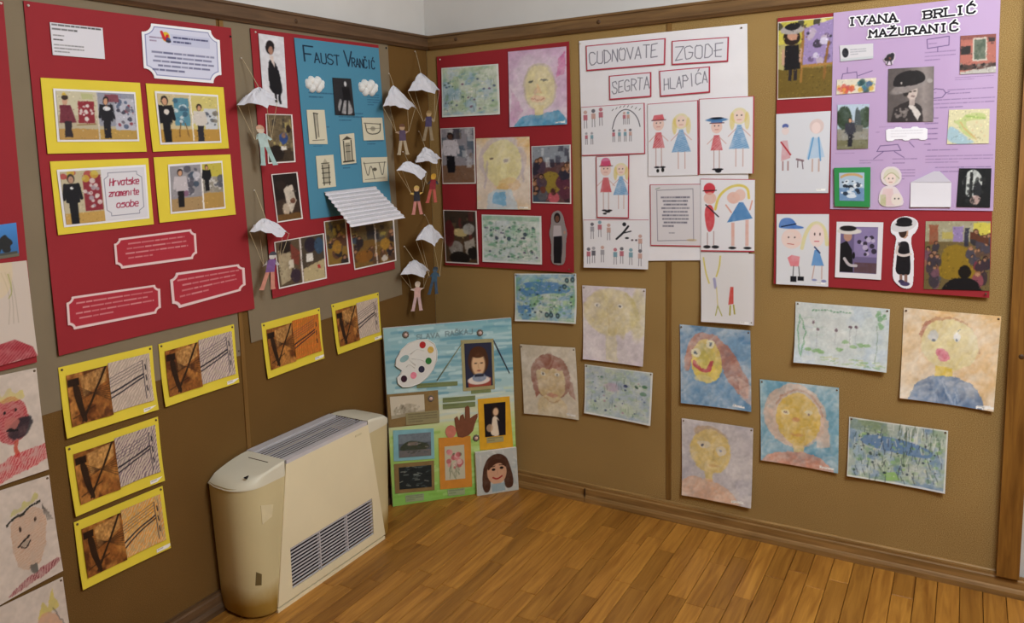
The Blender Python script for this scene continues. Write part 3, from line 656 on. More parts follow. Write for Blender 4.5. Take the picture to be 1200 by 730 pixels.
# lid of the controls with its finger slot, label, latch slot
MB().prism([(0.150, -1.352, 0.4835), (0.165, -1.352, 0.4825), (0.158, -1.338, 0.4868)], (0, 0, 0.003)).build('finger_slot', M_black, heater)
MB().box(0.060, 0.150, -1.2455, -1.2440, 0.494, 0.4992).build('lid_seam', M_pin, heater)
def on_shell(y, z, d=0.0):                               # point on the rounded left casing
    he = 0.378 + 0.022 * (z / 0.46); ri = 0.085; q = (HC - y) - (he - ri)
    x = HX - 0.004 - (ri * (1 - math.sqrt(max(0, 1 - (q / ri) ** 2))) if q > 0 else 0)
    return (x + d, y, z)
for nm, pts, mt in (('paper_label', [(-1.322, 0.388), (-1.270, 0.372), (-1.279, 0.334), (-1.320, 0.324)], M_tape), ('latch_slot', [(-1.344, 0.168), (-1.330, 0.157), (-1.332, 0.119), (-1.347, 0.122)], M_slot)):
    MB().prism([on_shell(y, z, -0.002) for y, z in pts], (0.0036, 0, 0)).build(nm, mt, heater)
MB().box(HX + 0.003, HX + 0.0045, -0.850, -0.815, 0.462, 0.470).build('badge', M_tape, heater)

# ------------------------------------------------------------------ painted board across the corner, with its glued pieces
Bo = np.array((0.0503, -0.4540, 0.0)); Be = np.array((0.6592, 0.7520, 0.0)); Bn = np.array((-0.7520, 0.6592, 0.0))
th = math.radians(2.0); Bv = np.array((0, 0, math.cos(th))) + Bn * math.sin(th); Bf = np.cross(Be, Bv); Bf /= np.linalg.norm(Bf)
def bpt(a, b, d): return tuple(Bo[i] + Be[i] * a + Bv[i] * b + Bf[i] * d + (0.001 if i == 2 else 0) for i in range(3))
board = thing('painted_board', 'tall collage board painted blue to green leaning across the corner beside the heater', 'collage', tuple(Bo + Be * 0.28))
cv = Cv(190, 262, '9fc0c4', 5, .006)
g = np.linspace(0, 1, cv.h)[:, None] * np.ones((1, cv.w))
for y, c in ((0.0, '8fb4bc'), (0.28, 'a4c3c6'), (0.42, 'c3cfc0'), (0.5, 'd2d3b0'), (0.58, 'b4cc7c'), (0.7, 'a0c468'), (0.9, '8cbf5c')):
    cv.put(np.clip((g - y) / .08 + .5, 0, 1), c)
cv.strokes(170, (0, 0, 1, .42), .16, .016, ['6d9fb0', 'b4d0d4', '7fb0ba', 'c3dadc', '5f94aa'], .5, 3, 0, .2)
cv.strokes(70, (0, .55, 1, 1), .14, .016, ['b9d892', '7fb04c', 'c8dca0'], .45, 4, 0, .25)
cv.strokes(50, (0, .4, 1, .56), .14, .014, ['d8dccb', 'c9d3a8', 'b8cdd0'], .5, 6, 0, .2)
cv.c = np.clip(cv.c * 1.02, 0, 1)
cv.text('SLAVA  RAŠKAJ', .255, .052, .026, '5c6c70', .005, .75, gap=1.3, asp=1.15, wob=.1, rise=-.02)
BW, BH, BT = 0.564, 0.768, 0.018
bq = [(-0.003, BH), (BW, BH - 0.006), (BW, 0), (0, 0)]
sheet('painted_face', bq, bpt, 0.0, M_paint, board, cv, thick=0.0015)
MB().prism([bpt(a, b, -0.0014) for a, b in bq], tuple(-Bf * (BT - 0.002))).build('panel', M_white, board)
def bp_(key, name, mat, d, cvs=None, label=None, th_=0.0015): return sheet(name, BB[key], bpt, d, mat, board if label is None or not isinstance(label, bpy.types.Object) else label, cvs, thick=th_, n=(2, 2))
M_bsand = flat('sand_card', 'a39a6e', 0.8); M_bbrown = flat('brown_card', '8a7046', 0.8, .1, 40); M_byel = flat('ochre_card', 'dba528', 0.8)
M_bor = flat('orange_card', 'd08a34', 0.8); M_bblue = flat('pale_blue_card', '84b6c0', 0.8); M_bgreen = flat('olive_strip', '7d8a5c', 0.8, .1, 60); M_btext = flat('grey_caption', '9fa288', 0.8, .2, 150)
def rowcap(w, h, base, col, n, seed): return Cv(w, h, base, seed).rows(.08, .12, .94, .95, n, col, .6, seed)
o = bp_('pf', 'frame_card', M_bsand, 0.003); c = Cv(44, 66, '2a2d44', 9)
c.e(.5, .42, .38, .34, '4a2c1c', 1, .2).e(.5, .5, .25, .27, 'd9b48e', 1, 0, 3).e(.5, .22, .3, .13, '4a2a18', 1, .2).r(.1, .82, .95, 1, '9c4a3c').e(.5, .86, .42, .1, 'e0d4cc').e(.52, .8, .26, .1, '7c8ba4', 1, .4).r(.35, .72, .68, .78, '262838')
c.e(.4, .47, .05, .015, '3a2820').e(.62, .47, .05, .015, '3a2820').e(.51, .64, .07, .02, 'a05a4a').l([(.5, .48), (.48, .57), (.53, .58)], .012, 'b08864')
sheet('print', BB['pp'], bpt, 0.0048, M_photo, o, c)
o = bp_('bf', 'frame_card', M_bbrown, 0.003); c = Cv(50, 30, 'cfc6b2', 4)
c.e(.45, .72, .36, .32, '9a927e', .7, .5).spots(30, (.1, .4, .85, .9), .05, ['6d6656', 'e4dccb', '8d8470'], .6, 2).r(0, .86, 1, 1, '8a8168', .5)
sheet('print', BB['bp'], bpt, 0.0048, M_photo, o, c); sheet('caption', BB['bt'], bpt, 0.0056, M_paint, board, rowcap(46, 18, '958c68', '5a5440', 4, 3))
o = bp_('yf', 'frame_card', M_byel, 0.003); c = Cv(34, 54, '16121a', 4)
c.e(.52, .3, .2, .2, '2a1a14').e(.55, .28, .13, .12, 'dcb896', 1, 0, 2).p([(.4, .4), (.62, .42), (.8, .7), (.85, 1), (.25, 1), (.35, .65)], 'e2d2bc').p([(.6, .5), (.95, .7), (1, 1), (.7, 1)], '1c1620').e(.25, .75, .16, .12, 'c8a888', .8)
sheet('print', BB['yp'], bpt, 0.0048, M_photo, o, c); sheet('caption', BB['yt'], bpt, 0.0048, M_paint, board, rowcap(28, 12, 'a89f70', '5a5440', 2, 5))
o = bp_('gf', 'frame_card', M_bblue, 0.003); c = Cv(50, 36, '57606a', 4)
c.r(0, 0, 1, .42, '7d8890', 1, .5).p([(.05, .55), (.3, .3), (.6, .35), (.95, .5), (.95, .75), (.05, .75)], '3b4230', 1, .3).r(.3, .38, .6, .52, '8a7a72', .8).r(0, .72, 1, 1, '75706e', 1, .5).strokes(14, (.1, .4, .9, .9), .12, .04, ['30352c', 'a8a09c', '4c5460'], .6, 4)
sheet('print', BB['gp'], bpt, 0.0048, M_photo, o, c)
o = bp_('lf', 'frame_card', M_bbrown, 0.003); c = Cv(50, 34, '252b2c', 8).strokes(46, (0, 0, .9, 1), .16, .03, ['6c7878', '10181a', 'a8b0a8', '3c4a52', 'c0c4b8'], .7, 8, 0, .7)
sheet('print', BB['lp'], bpt, 0.0048, M_photo, o, c)
o = bp_('of', 'frame_card', M_bor, 0.003); c = Cv(32, 54, 'c3bfa8', 8)
c.spots(22, (.2, .15, .8, .7), .07, ['b5545c', 'd88f92', '4a5a3c', '3a4440', 'e3c0bc'], .85, 3).strokes(14, (.25, .5, .7, .8), .16, .015, ['4a5a40', '5c6850'], .8, 5, 1.4, .9)
sheet('print', BB['op'], bpt, 0.0048, M_photo, o, c)
sheet('caption', BB['lt'], bpt, 0.003, M_paint, board, rowcap(30, 14, '9aa880', '5c6650', 3, 7)); sheet('caption', BB['ot'], bpt, 0.003, M_paint, board, rowcap(28, 12, '9aa880', '5c6650', 2, 8))
for k in ('s1', 's2', 's3'): sheet('caption_strip', BB[k], bpt, 0.003, M_paint, board, Cv(60, 8, '79855a', 3).rows(.04, .3, .96, .8, 1, '505a3c', .5, 3))
bp_('s4', 'caption_strip', M_bgreen, 0.003)
# paint palette: kidney shaped tray with wells of paint and a thumb hole
(pa0, pb0), (pa1, _), (_, pb1), _ = BB['pal']
def pal(u, v, d): return bpt(pa0 + (pa1 - pa0) * u, pb0 + (pb1 - pb0) * v, d)
outl = [(.02, .50), (.05, .36), (.16, .2), (.34, .07), (.56, .02), (.78, .03), (.93, .13), (.99, .3), (.97, .48), (.88, .66), (.73, .82), (.55, .93), (.34, .98), (.16, .97), (.06, .88), (.05, .76), (.13, .68), (.17, .62), (.1, .57)]
M_tray = flat('white_plastic_tray', 'dcdcd8', 0.35, 0.02, 10, 0, .5)
pl = MB().prism([pal(u, v, 0.0008) for u, v in outl], tuple(Bf * 0.007)).build('paint_palette', M_tray, board)
rim = [pal(u, v, 0.0078) for u, v in outl]; MB().tube(rim + rim[:1], 0.0026, 6).build('rim', M_tray, pl, True)
def disc(name, u, v, ru, rv, d, h, mat, par, rot=0.0):
    ps = []
    for k in range(14):
        a = k / 14 * 2 * math.pi; x_, y_ = ru * math.cos(a), rv * math.sin(a); ps.append(pal(u + x_ * math.cos(rot) - y_ * math.sin(rot), v + x_ * math.sin(rot) + y_ * math.cos(rot), d))
    return MB().prism(ps, tuple(Bf * h)).build(name, mat, par)
disc('thumb_hole', .23, .38, .11, .065, 0.0079, 0.0006, flat('board_seen_through_hole', '8fb0b4'), pl, -.4)
for u, v, cname, cc in ((.66, .13, 'red', 'b02a2e'), (.84, .25, 'yellow', 'd0ad55'), (.78, .48, 'green', '2f7a3c'), (.61, .64, 'navy', '2a2c44'), (.42, .75, 'pink', 'e88a9e'), (.2, .8, 'maroon', '3a2030')):
    disc('paint_well', u, v, .072, .072, 0.0079, 0.0014, flat(cname + '_paint', cc, .4, .15, 60), pl)
for P in ([(.38, .3), (.52, .2), (.7, .26)], [(.4, .4), (.58, .42), (.68, .48)], [(.26, .56), (.34, .5), (.46, .6)], [(.36, .28), (.34, .42), (.48, .54)]):
    MB().tube([pal(u, v, 0.0082) for u, v in P], 0.0018, 5).build('divider', M_tray, pl, True)
# brushes, buttons, paper hand
for k, m in (('br1', flat('grey_green_brush', '7c8468', .5)), ('br2', flat('dark_blue_brush', '4c5468', .5))):
    (a0, b0), (a1, b1) = BB[k]
    MB().tube([bpt(a0, b0, .004), bpt(a0 * .7 + a1 * .3, b0 * .7 + b1 * .3, .004), bpt(a1, b1, .004)], [.0022, .003, .0016], 6).build('paint_brush', m, board, True)
M_but = flat('pewter_rosette', '6e665c', .4, .2, 90); M_pearl = flat('pink_pearl', 'd8b8b0', .3, .05)
for k in ('bu1', 'bu2', 'bu3', 'bu4'):
    a, b = BB[k][0]; o = MB()
    for j in range(9):
        q = j / 9 * 2 * math.pi; o.dome(bpt(a + .0105 * math.cos(q), b + .0105 * math.sin(q), .001), tuple(Bf), .0055, .006, 8, 2)
    o = o.build('rosette', M_but, board, True); MB().dome(bpt(a, b, .003), tuple(Bf), .0085, .008, 10, 3).build('pearl', M_pearl, o, True)
(ha0, hb0), (ha1, _), (_, hb1), _ = BB['hand']
def hp(u, v, d): return bpt(ha0 + (ha1 - ha0) * u, hb0 + (hb1 - hb0) * v, d)
M_hand = flat('brown_felt', '7a4a34', .9, .1, 60); M_hpink = flat('pink_felt', 'c87a68', .9, .1, 60)
hand = MB().prism([hp(u, v, .001) for u, v in [(.36, .96), (.3, .7), (.27, .36), (.36, .3), (.42, .46), (.46, .3), (.55, .26), (.6, .44), (.62, .05), (.7, .0), (.76, .08), (.76, .42), (.9, .34), (1.0, .3), (1.0, .4), (.9, .62), (.84, .82), (.7, .95), (.5, 1.0)]], tuple(Bf * .003)).build('felt_hand', M_hand, board)
MB().prism([hp(.14 + .17 * math.cos(k / 12 * 6.283), .76 + .2 * math.sin(k / 12 * 6.283), .001) for k in range(12)], tuple(Bf * .0028)).build('felt_disc', M_hpink, board)
# small canvas leaning on the board
Co = np.array((0.3115, -0.1911, 0.001)); Cn = math.radians(3.4); Cvv = np.array((0, 0, math.cos(Cn))) + Bn * math.sin(Cn); Cf = np.cross(Be, Cvv); Cf /= np.linalg.norm(Cf)
def cpt(a, b, d): return tuple(Co[i] + Be[i] * a + Cvv[i] * b + Cf[i] * d for i in range(3))
small = thing('small_canvas', 'small square canvas with a painted brown-haired smiling face leaning on the collage board', 'painting', tuple(Co + Be * .095))
c = Cv(92, 94, 'b9bcb8', 4, .01)
c.strokes(60, (0, 0, 1, 1), .14, .04, ['a8b0b0', 'd0d0cc', 'c4c0b8'], .6, 3, 1.2, 2).p([(.14, .95), (.14, .5), (.26, .18), (.5, .08), (.72, .14), (.84, .4), (.92, .9), (.68, .95), (.66, .6), (.34, .6), (.32, .97)], '4a2c1e', 1, .15)
c.e(.5, .52, .24, .28, 'cf9f80', 1, .1).p([(.26, .5), (.3, .24), (.5, .2), (.72, .28), (.74, .46), (.6, .3), (.42, .34)], '4a2c1e').r(.36, .78, .68, .97, '8fa3ac', 1, .3).e(.42, .45, .045, .03, '241a18').e(.62, .43, .045, .03, '241a18').l([(.4, .63), (.5, .68), (.62, .62)], .035, '9c2a28').l([(.52, .5), (.5, .56)], .015, 'b5836a').l([(.36, .39), (.46, .37)], .018, '3a241c').l([(.56, .36), (.67, .37)], .018, '3a241c')
sheet('painted_face', [(0, .192), (.190, .190), (.192, 0), (0, 0)], cpt, 0.0, M_paint, small, c)
MB().prism([cpt(a, b, -.0012) for a, b in [(0, .192), (.190, .190), (.192, 0), (0, 0)]], tuple(-Cf * .0125)).build('stretcher', M_white, small)
# ------------------------------------------------------------------ pictures: painters for every sheet
def fig(c, x, y, h, hair, top, legs, skin='c89878', hat=None, w=1.0):
    """small figure in a printed photo: x of its middle, y of its feet, height h"""
    k = h * c.h / c.w * w * .8
    c.p([(x - .09 * k, y), (x - .1 * k, y - .48 * h), (x + .1 * k, y - .48 * h), (x + .09 * k, y)], legs)
    c.p([(x - .16 * k, y - .42 * h), (x - .15 * k, y - .8 * h), (x + .15 * k, y - .8 * h), (x + .16 * k, y - .42 * h)], top)
    c.l([(x - .15 * k, y - .78 * h), (x - .2 * k, y - .5 * h)], .06 * h, top); c.l([(x + .15 * k, y - .78 * h), (x + .2 * k, y - .5 * h)], .06 * h, top)
    c.e(x, y - .9 * h, .085 * k, .095 * h, hair); c.e(x, y - .88 * h, .06 * k, .07 * h, skin)
    if hat: c.e(x, y - .96 * h, .14 * k, .045 * h, hat)
    return c
def room(c, wall, floor, hor, seed, cols=('7a2a30', 'd8d4cc', '4a6a78', '3a3430', 'b8a070'), n=14):
    c.c[:] = hx(wall); c.r(0, hor, 1, 1, floor, 1, .25); g = np.random.RandomState(seed)
    for i in range(n):
        x, y = g.rand(), g.rand() * hor; w, h = .06 + .14 * g.rand(), .08 + .16 * g.rand(); c.r(x, y, x + w, min(y + h, hor + .08), cols[g.randint(len(cols))], .75, .3)
    return c
def crowd(c, seed, n, box, cols, sz=.1):
    g = np.random.RandomState(seed)
    for i in range(n):
        x, y = box[0] + g.rand() * (box[2] - box[0]), box[1] + g.rand() * (box[3] - box[1]); q = sz * (.7 + .6 * g.rand()); k = c.h / c.w
        c.e(x, y + q, q * .8 * k, q, cols[g.randint(len(cols))], 1, .2); c.e(x, y, q * .42 * k, q * .42, ('2a1c16', '4a3020', '8a6040')[g.randint(3)]); c.e(x, y + q * .08, q * .3 * k, q * .3, 'b88a6c', .8)
    return c
def pond(key, base, seed, blues, greens, dots, cover=.6):
    c = canvas(key, base, 1.25, seed, .01)
    c.wash(blues[0], 4, .48, cover, seed + 1, .12).wash(greens[0], 5, .52, cover, seed + 2, .12).wash(blues[-1], 6, .56, cover, seed + 5, .1)
    c.strokes(60, (.03, .1, .95, .95), .1, .02, blues + greens, .5, seed, 0, .7).aq(.5)
    return c
def pond_marks(c, seed, greens, dots, n=1.0):
    c.spots(int(60 * n), (.05, .15, .95, .92), .022, greens, .6, seed + 1, .3, 1.6).spots(int(34 * n), (.06, .2, .94, .9), .016, dots, .8, seed + 2, 0, 1.2)
    c.strokes(int(34 * n), (.05, .1, .95, .8), .09, .010, ['2c463c', '3a5a50', '24362f'], .6, seed + 4, 1.5, .5).strokes(int(26 * n), (.05, .1, .9, .95), .05, .012, ['e4e8e4', 'd4dcdc'], .5, seed + 6, 0, 1.0)
    m = np.clip(2.5 - np.minimum(np.minimum(c.X, c.w - c.X), np.minimum(c.Y, c.h - c.Y)), 0, 1); return c.scatter(.004, 30, 3).put(m, 'dfe0dc', .8)
def tag_(c, x=.8, y=.965): c.r(x, y, x + .17, y + .025, 'f2f2f0').rows(x + .01, y + .006, x + .16, y + .02, 1, '555', .6); return c

# -- top left red poster and its neighbours
KL = thing('wrapping_paper_sheet', 'wide sheet of brown wrapping paper behind the big red poster with yellow mounts', 'paper', (0, -1.8, 0.9))
sheet('sheet', Q['kraft1'], wall_pt('L'), 0.0022, M_kraft, KL, None, 0, .0012, .0012, n=(12, 10))
pin(KL, Q['kraft1'], .995, .985, 'L', .003)
KR = thing('wrapping_paper_sheet', 'brown wrapping paper sheet behind the red poster with the blue page', 'paper', (0, -.7, 0.9))
sheet('sheet', Q['kraft2'], wall_pt('L'), 0.0022, M_kraft, KR, None, 0.003, .0012, .0012, n=(12, 10))
pin(KR, Q['kraft2'], .985, .015, 'L', .003, M_black, .005)
FP = thing('red_poster', 'red poster cut by the left edge of the photo with a blue statue picture', 'poster', (0, Q['far_post'][2][0] - .2, 0.9))
DRAPE = drape(Q['far_post'], .002, .002); sheet('card', Q['far_post'], wall_pt('L'), 0.0055, M_red, FP, n=(8, 16))
q = Q['far_post']
for k, (u0, v0, u1, v1, ss) in enumerate(((.72, .455, .94, .475, 5), (.8, .49, .90, .50, 2), (.7, .57, .955, .585, 6), (.74, .62, .94, .632, 4))):
    c = Cv(60, 8, 'b5222c', 3).rows(.02, .1, .98, .9, 1, 'e8d8d8', 1.4, ss, .9); c.alpha = (c.c[..., 1] > .35).astype(float); sheet('lettering', sub(q, u0, v0, u1, v1), wall_pt('L'), .0085, M_paint, FP, c, thick=.0004)
c = canvas('f_horse', '3f78b8', 1.3, 3); c.c = c.c * (1.15 - .3 * (c.Y / c.h))[..., None]
c.p([(.62, .8), (.66, .5), (.72, .38), (.8, .3), (.84, .42), (.9, .5), (.92, .62), (.86, .66), (.88, .85), (.74, .85), (.72, .7), (.68, .85)], '26282a').r(.55, .85, .98, 1, '4a4a44').r(.5, .92, 1, 1, '6a6658')
sheet('statue_photo', Q['f_horse'], wall_pt('L'), .0085, M_photo, FP, c)
pin(FP, q, .985, .006, 'L', .007, M_pinw)
M_crown = None
def king(key, seed, kind):
    c = canvas(key, 'cdbfb4', 1.2, seed, .006)
    if kind == 0:
        for i in range(3): c.l([(.68 + i * .05, .1), (.76 + i * .03, .35), (.7 + i * .06, .62)], .008, 'a89c8c', .7)
        c.e(.62, .05, .2, .3, 'd9c49a', .6, .4).l([(.76, .12), (.79, .3), (.74, .36)], .012, 'a0a060', .8).p([(.5, .8), (.75, .78), (.96, .9), (1, 1), (.4, 1)], 'a8303c', .85, .4); c.hatch(c.mp([(.5, .8), (.75, .78), (.96, .9), (1, 1), (.4, 1)]), '7a1c28', .9, 40, .45)
    elif kind == 1:
        m = c.me(.62, .44, .22, .22); c.put(m, 'b5454a', .75, .4).hatch(m, '8a1f28', 1.2, 40, .5)
        c.p([(.42, .26), (.5, .13), (.56, .22), (.64, .1), (.7, .22), (.8, .16), (.82, .28)], 'c8b860', .7, .5).e(.72, .53, .17, .09, '2c2a30', .95, .3, 2, -.5).e(.62, .47, .1, .06, 'b87068', .8).l([(.55, .52), (.68, .54)], .02, '2a2426').e(.55, .36, .02, .015, '222').e(.68, .36, .02, .015, '222')
        c.r(.62, .64, .67, .8, 'b5402c', .8, .3); m = c.mp([(.3, .84), (.6, .76), (1, .74), (1, .9), (.3, 1)]); c.put(m, 'c8474c', .5, .5).hatch(m, 'a8242c', .6, 40, .6)
    elif kind == 2:
        c.p([(.42, .3), (.84, .24), (.9, .45), (.84, .7), (.7, .84), (.5, .82), (.42, .6)], 'c4a48c', .75, .25); m = c.mp([(.42, .3), (.84, .24), (.9, .45), (.84, .7), (.7, .84), (.5, .82), (.42, .6)]); c.hatch(m, 'a8785c', 1.3, 40, .25)
        c.l([(.4, .34), (.5, .29), (.6, .29), (.7, .25), (.84, .22)], .02, '2c2a26').p([(.42, .3), (.5, .2), (.56, .25), (.64, .16), (.7, .22), (.8, .1), (.84, .2)], 'b8b060', .7, .4)
        for i in range(6): c.l([(.86, .26), (.9 + .015 * i, .44)], .006, '4a4640', .7)
        c.e(.55, .42, .016, .02, '3a2a24').e(.76, .38, .012, .018, '3a2a24').l([(.5, .57), (.58, .53), (.66, .52)], .022, '2a2220').e(.59, .57, .05, .025, 'a89888', 1).l([(.53, .58), (.6, .62), (.66, .56)], .012, '2a2220').r(.62, .8, .7, .88, '565450', .9, .2)
        m = c.mp([(.3, .96), (.55, .9), (.8, .86), (1, .84), (.98, .92), (.3, 1)]); c.put(m, 'a04a50', .5, .4).hatch(m, '6a2830', .4, 40, .7)
    else:
        c.p([(.6, .3), (.7, .14), (.76, .22), (.84, .06), (.9, .26)], 'c8b860', .85, .3).e(.72, .5, .2, .24, 'c89a7c', .8, .3).l([(.82, .25), (.97, .5)], .01, '4a4640', .6)
    return c
for key, kind, nm, lab in (('f1', 0, 'child_drawing', 'drawing of a red cloak glued on the cut red poster below the statue picture'),):
    sheet(nm, Q[key], wall_pt('L'), .0105, M_paint, FP, king(key, 21, kind), .004, label=lab)
DRAPE = None
for key, kind, lab in (('f2', 1, 'crayon drawing of a red bearded king with a yellow crown at the left edge'), ('f3', 2, 'crayon drawing of a brown face with moustache and crown at the left edge'), ('f4', 3, 'crayon drawing with a yellow crown cut by the bottom left photo corner')):
    T = thing('crayon_drawing', lab, 'drawing', wall_pt('L')(*qpt(Q[key], .5, 1), 0), 'crayon king drawings by the left edge')
    sheet('sheet', Q[key], wall_pt('L'), .005, M_paint, T, king(key, 30 + kind, kind).scatter(.008, 20).grain(.05), .006, wave=.002)
    pin(T, Q[key], .97, .025, 'L', .006); pin(T, Q[key], .06, .025, 'L', .006)

PA = thing('red_poster', 'large red poster with four yellow photo mounts and red caption cards', 'poster', (0, -1.49, .98))
W = wall_pt('L')
DRAPE = drape(Q['postA'], .006, .004); sheet('card', Q['postA'], W, .0055, M_red, PA, n=(24, 24))
pin(PA, Q['postA'], .015, .012, 'L', .0075, M_pinw); pin(PA, Q['postA'], .99, .03, 'L', .0075, M_black)
c = canvas('a_note', 'dcdae2', 1.8, 4).rows(.03, .04, .97, .3, 2, '333', .9, 2).rows(.04, .37, .45, .46, 1, '555', .7, 4).rows(.04, .5, .4, .6, 1, '333', .9, 5).rows(.04, .66, .6, .97, 3, '666', .7, 6)
sheet('note', Q['a_note'], W, .0095, M_paint, PA, c)
def notch(c, r=.17):
    """card with its four corners cut out round"""
    m = np.ones((c.h, c.w)); R = r * c.h
    for x in (0, c.w):
        for y in (0, c.h): m[(c.X - x) ** 2 + (c.Y - y) ** 2 < R * R] = 0
    c.alpha = m; return c
def ring_notch(c, col, off, wd, r=.17, a=1.0):
    X, Y = np.minimum(c.X, c.w - c.X), np.minimum(c.Y, c.h - c.Y); d = np.minimum(np.minimum(X, Y), np.sqrt(X ** 2 + Y ** 2) - r * c.h)
    return c.put(np.clip(wd * c.h / 2 - np.abs(d - off * c.h) + .5, 0, 1), col, a)
c = canvas('a_card', 'd4d6ea', 1.8, 5); ring_notch(c, 'f0f0f4', .02, .05); ring_notch(c, '7078a8', .06, .012)
c.e(.29, .22, .05, .09, 'd8b83a').l([(.24, .14), (.28, .3), (.31, .2)], .05, 'c8343a').e(.32, .28, .03, .05, '444c8a', .9).l([(.3, .3), (.34, .3)], .04, '3a3a44').r(.35, .16, .86, .36, 'c0c4de', .8)
c.rows(.38, .2, .84, .36, 2, '33345c', .9, 3).rows(.09, .24, .26, .36, 2, '6a4a6a', .7, 5).rows(.1, .5, .92, .9, 5, '44466a', .7, 7, .45, True)
sheet('caption_card', Q['a_card'], W, .0095, M_paint, PA, notch(c))
def p_a1(c):
    for x0, x1 in ((0, .485), (.505, 1)): c.r(x0, 0, x1, 1, 'b8ad92')
    c.r(0, 0, .485, .5, 'c9c2a6', 1, .2).r(0, .78, .485, 1, 'b58f50').r(.25, .2, .45, .66, '8a2a34').spots(14, (.27, .24, .43, .62), .03, ['d8d0cc'], .9, 2, 0).l([(.22, .7), (.46, .68)], .02, '8a6a3a').r(.3, .04, .45, .16, 'a8b070', .7, .4)
    c.p([(.03, .3), (.16, .28), (.22, .64), (.02, .66)], '6a2434', 1, .15).r(.07, .62, .16, .95, '2a2228').e(.1, .2, .035, .09, 'c49a80').e(.1, .13, .04, .05, '3a2a22').p([(.07, .08), (.1, .02), (.13, .08)], 'c8a840')
    c.r(.505, 0, 1, .72, '8c90a4', 1, .3).r(.505, .78, 1, 1, 'b5934e').r(.72, .12, .99, .8, 'b8b8c4').spots(22, (.73, .16, .97, .74), .035, ['3c3c4c', '6a6470', '8a3a44', '54607a'], .9, 4, 0).r(.6, .04, .78, .2, '7a3440', .8)
    return fig(c, .61, .98, .9, '2a1e1c', '1c1a22', '1c1a22').e(.615, .34, .05, .05, 'd8d8dc')
def p_a2(c):
    c.r(0, 0, .525, 1, 'c8b890').r(0, .74, 1, 1, 'b88f44').r(.25, .08, .5, .66, '4f88a0', 1, .2).spots(10, (.27, .12, .48, .6), .05, ['d8dcdc', '3a5a70'], .8, 3, 0).l([(.3, .9), (.34, .6)], .02, '7a5a34').l([(.46, .9), (.42, .6)], .02, '7a5a34')
    c.r(.525, 0, .545, 1, 'e8e4dc').r(.545, 0, 1, .74, 'cfc274', 1, .2).r(.76, .28, .98, .74, 'c8ccd0').spots(9, (.78, .32, .96, .7), .04, ['3c4454', '7a7468'], .8, 5, 0)
    fig(c, .11, 1, .95, '1a1618', '16161c', '16161c').e(.12, .38, .04, .05, 'd8d0c8'); fig(c, .67, 1, .82, '2a1e1a', 'cfc8c0', '2a2830'); return c
def p_a3(c):
    c.r(0, 0, .46, 1, 'bdb294').r(0, .8, .46, 1, 'c09a54').r(.24, .1, .45, .78, '8a2f3a').spots(16, (.25, .12, .44, .74), .04, ['d8d0cc', 'a8a0a8', '2c2a34'], .85, 3, 0).spots(8, (.02, .02, .44, .16), .06, ['4a7aa0', 'c8b040', 'a83c3c'], .8, 2, 0)
    fig(c, .11, 1, .95, '3a3230', '15151c', '15151c', 'b89078').e(.11, .32, .02, .03, 'e8e8e8')
    c.r(.46, 0, 1, 1, 'dad8de'); X = (c.X / c.w - .5) / .47; m = (c.X / c.w > .49) & (c.X / c.w < .97) & (c.Y / c.h > .07) & (c.Y / c.h < .95)
    for P in ([(.54, .08), (.9, .08), (.9, .14), (.96, .2), (.96, .8), (.9, .86), (.9, .92), (.54, .92), (.54, .86), (.49, .8), (.49, .2), (.54, .14), (.54, .08)],): c.l(P, .012, '77788a')
    c.text('Hrvatske', .55, .2, .13, 'a02848', .02, asp=.66, gap=1.1, slant=.15).text('znamenite', .53, .42, .12, 'a02848', .02, asp=.66, gap=1.0, slant=.15).text('osobe', .61, .64, .13, 'a02848', .02, asp=.8, gap=1.2, slant=.15); return c
def p_a4(c):
    c.r(0, 0, .58, 1, '8f8c92', 1, .2).r(0, .72, .58, 1, 'a88a60').spots(24, (.2, .08, .57, .66), .06, ['50505c', 'c8c4cc', '78506a', '3a4a5c'], .85, 3, 0); fig(c, .18, .92, .85, '2a1e1a', 'c0b8bc', '18161a')
    c.r(.58, 0, .61, 1, 'e8e4e0').r(.61, 0, 1, .3, 'c2b44a').r(.61, .3, 1, .66, '8a8478', 1, .4).r(.61, .66, 1, 1, 'b08c4c').spots(9, (.72, .28, .98, .62), .06, ['d0ccc8', '4a4c58'], .8, 5, 0); fig(c, .69, .62, .6, '2a1e1a', '16161c', '16161c'); return c
for i, f_ in enumerate((p_a1, p_a2, p_a3, p_a4)):
    m = sheet('yellow_mount', Q['a_y%d' % (i + 1)], W, .0095, M_yellow, PA, None, .002, n=(6, 6))
    pk = 'a_p%d' % (i + 1); sheet('white_border', Q[pk], W, .0125, M_white, m, None, thick=.0008, n=(4, 4))
    c = canvas(pk, 'c8c0b4', 1.7, 40 + i); f_(c); c.c[:] = np.where(((c.X / c.w > .46) & (i == 2))[..., None], c.c, Cv.blur(Cv.busy(Cv.scatter(c, .008, 9) if i != 2 else c, int(c.w * c.h / 60), 3, 4), 1).c); sheet('photo_print', sub(Q[pk], .025, .04, .975, .96), W, .0140, M_photo, m, c, thick=.0006)
for i in range(3):
    k = 'a_c%d' % (i + 1); c = canvas(k, 'ab3440', 1.9, 60 + i); ring_notch(c, 'e6c9c9', .035, .08, .16); c.rows(.08, .2, .93, .82, 4, 'd89a9c', .85, 70 + i, .32, True)
    sheet('caption_card', Q[k], W, .0095, M_paint, PA, notch(c, .16))
DRAPE = None
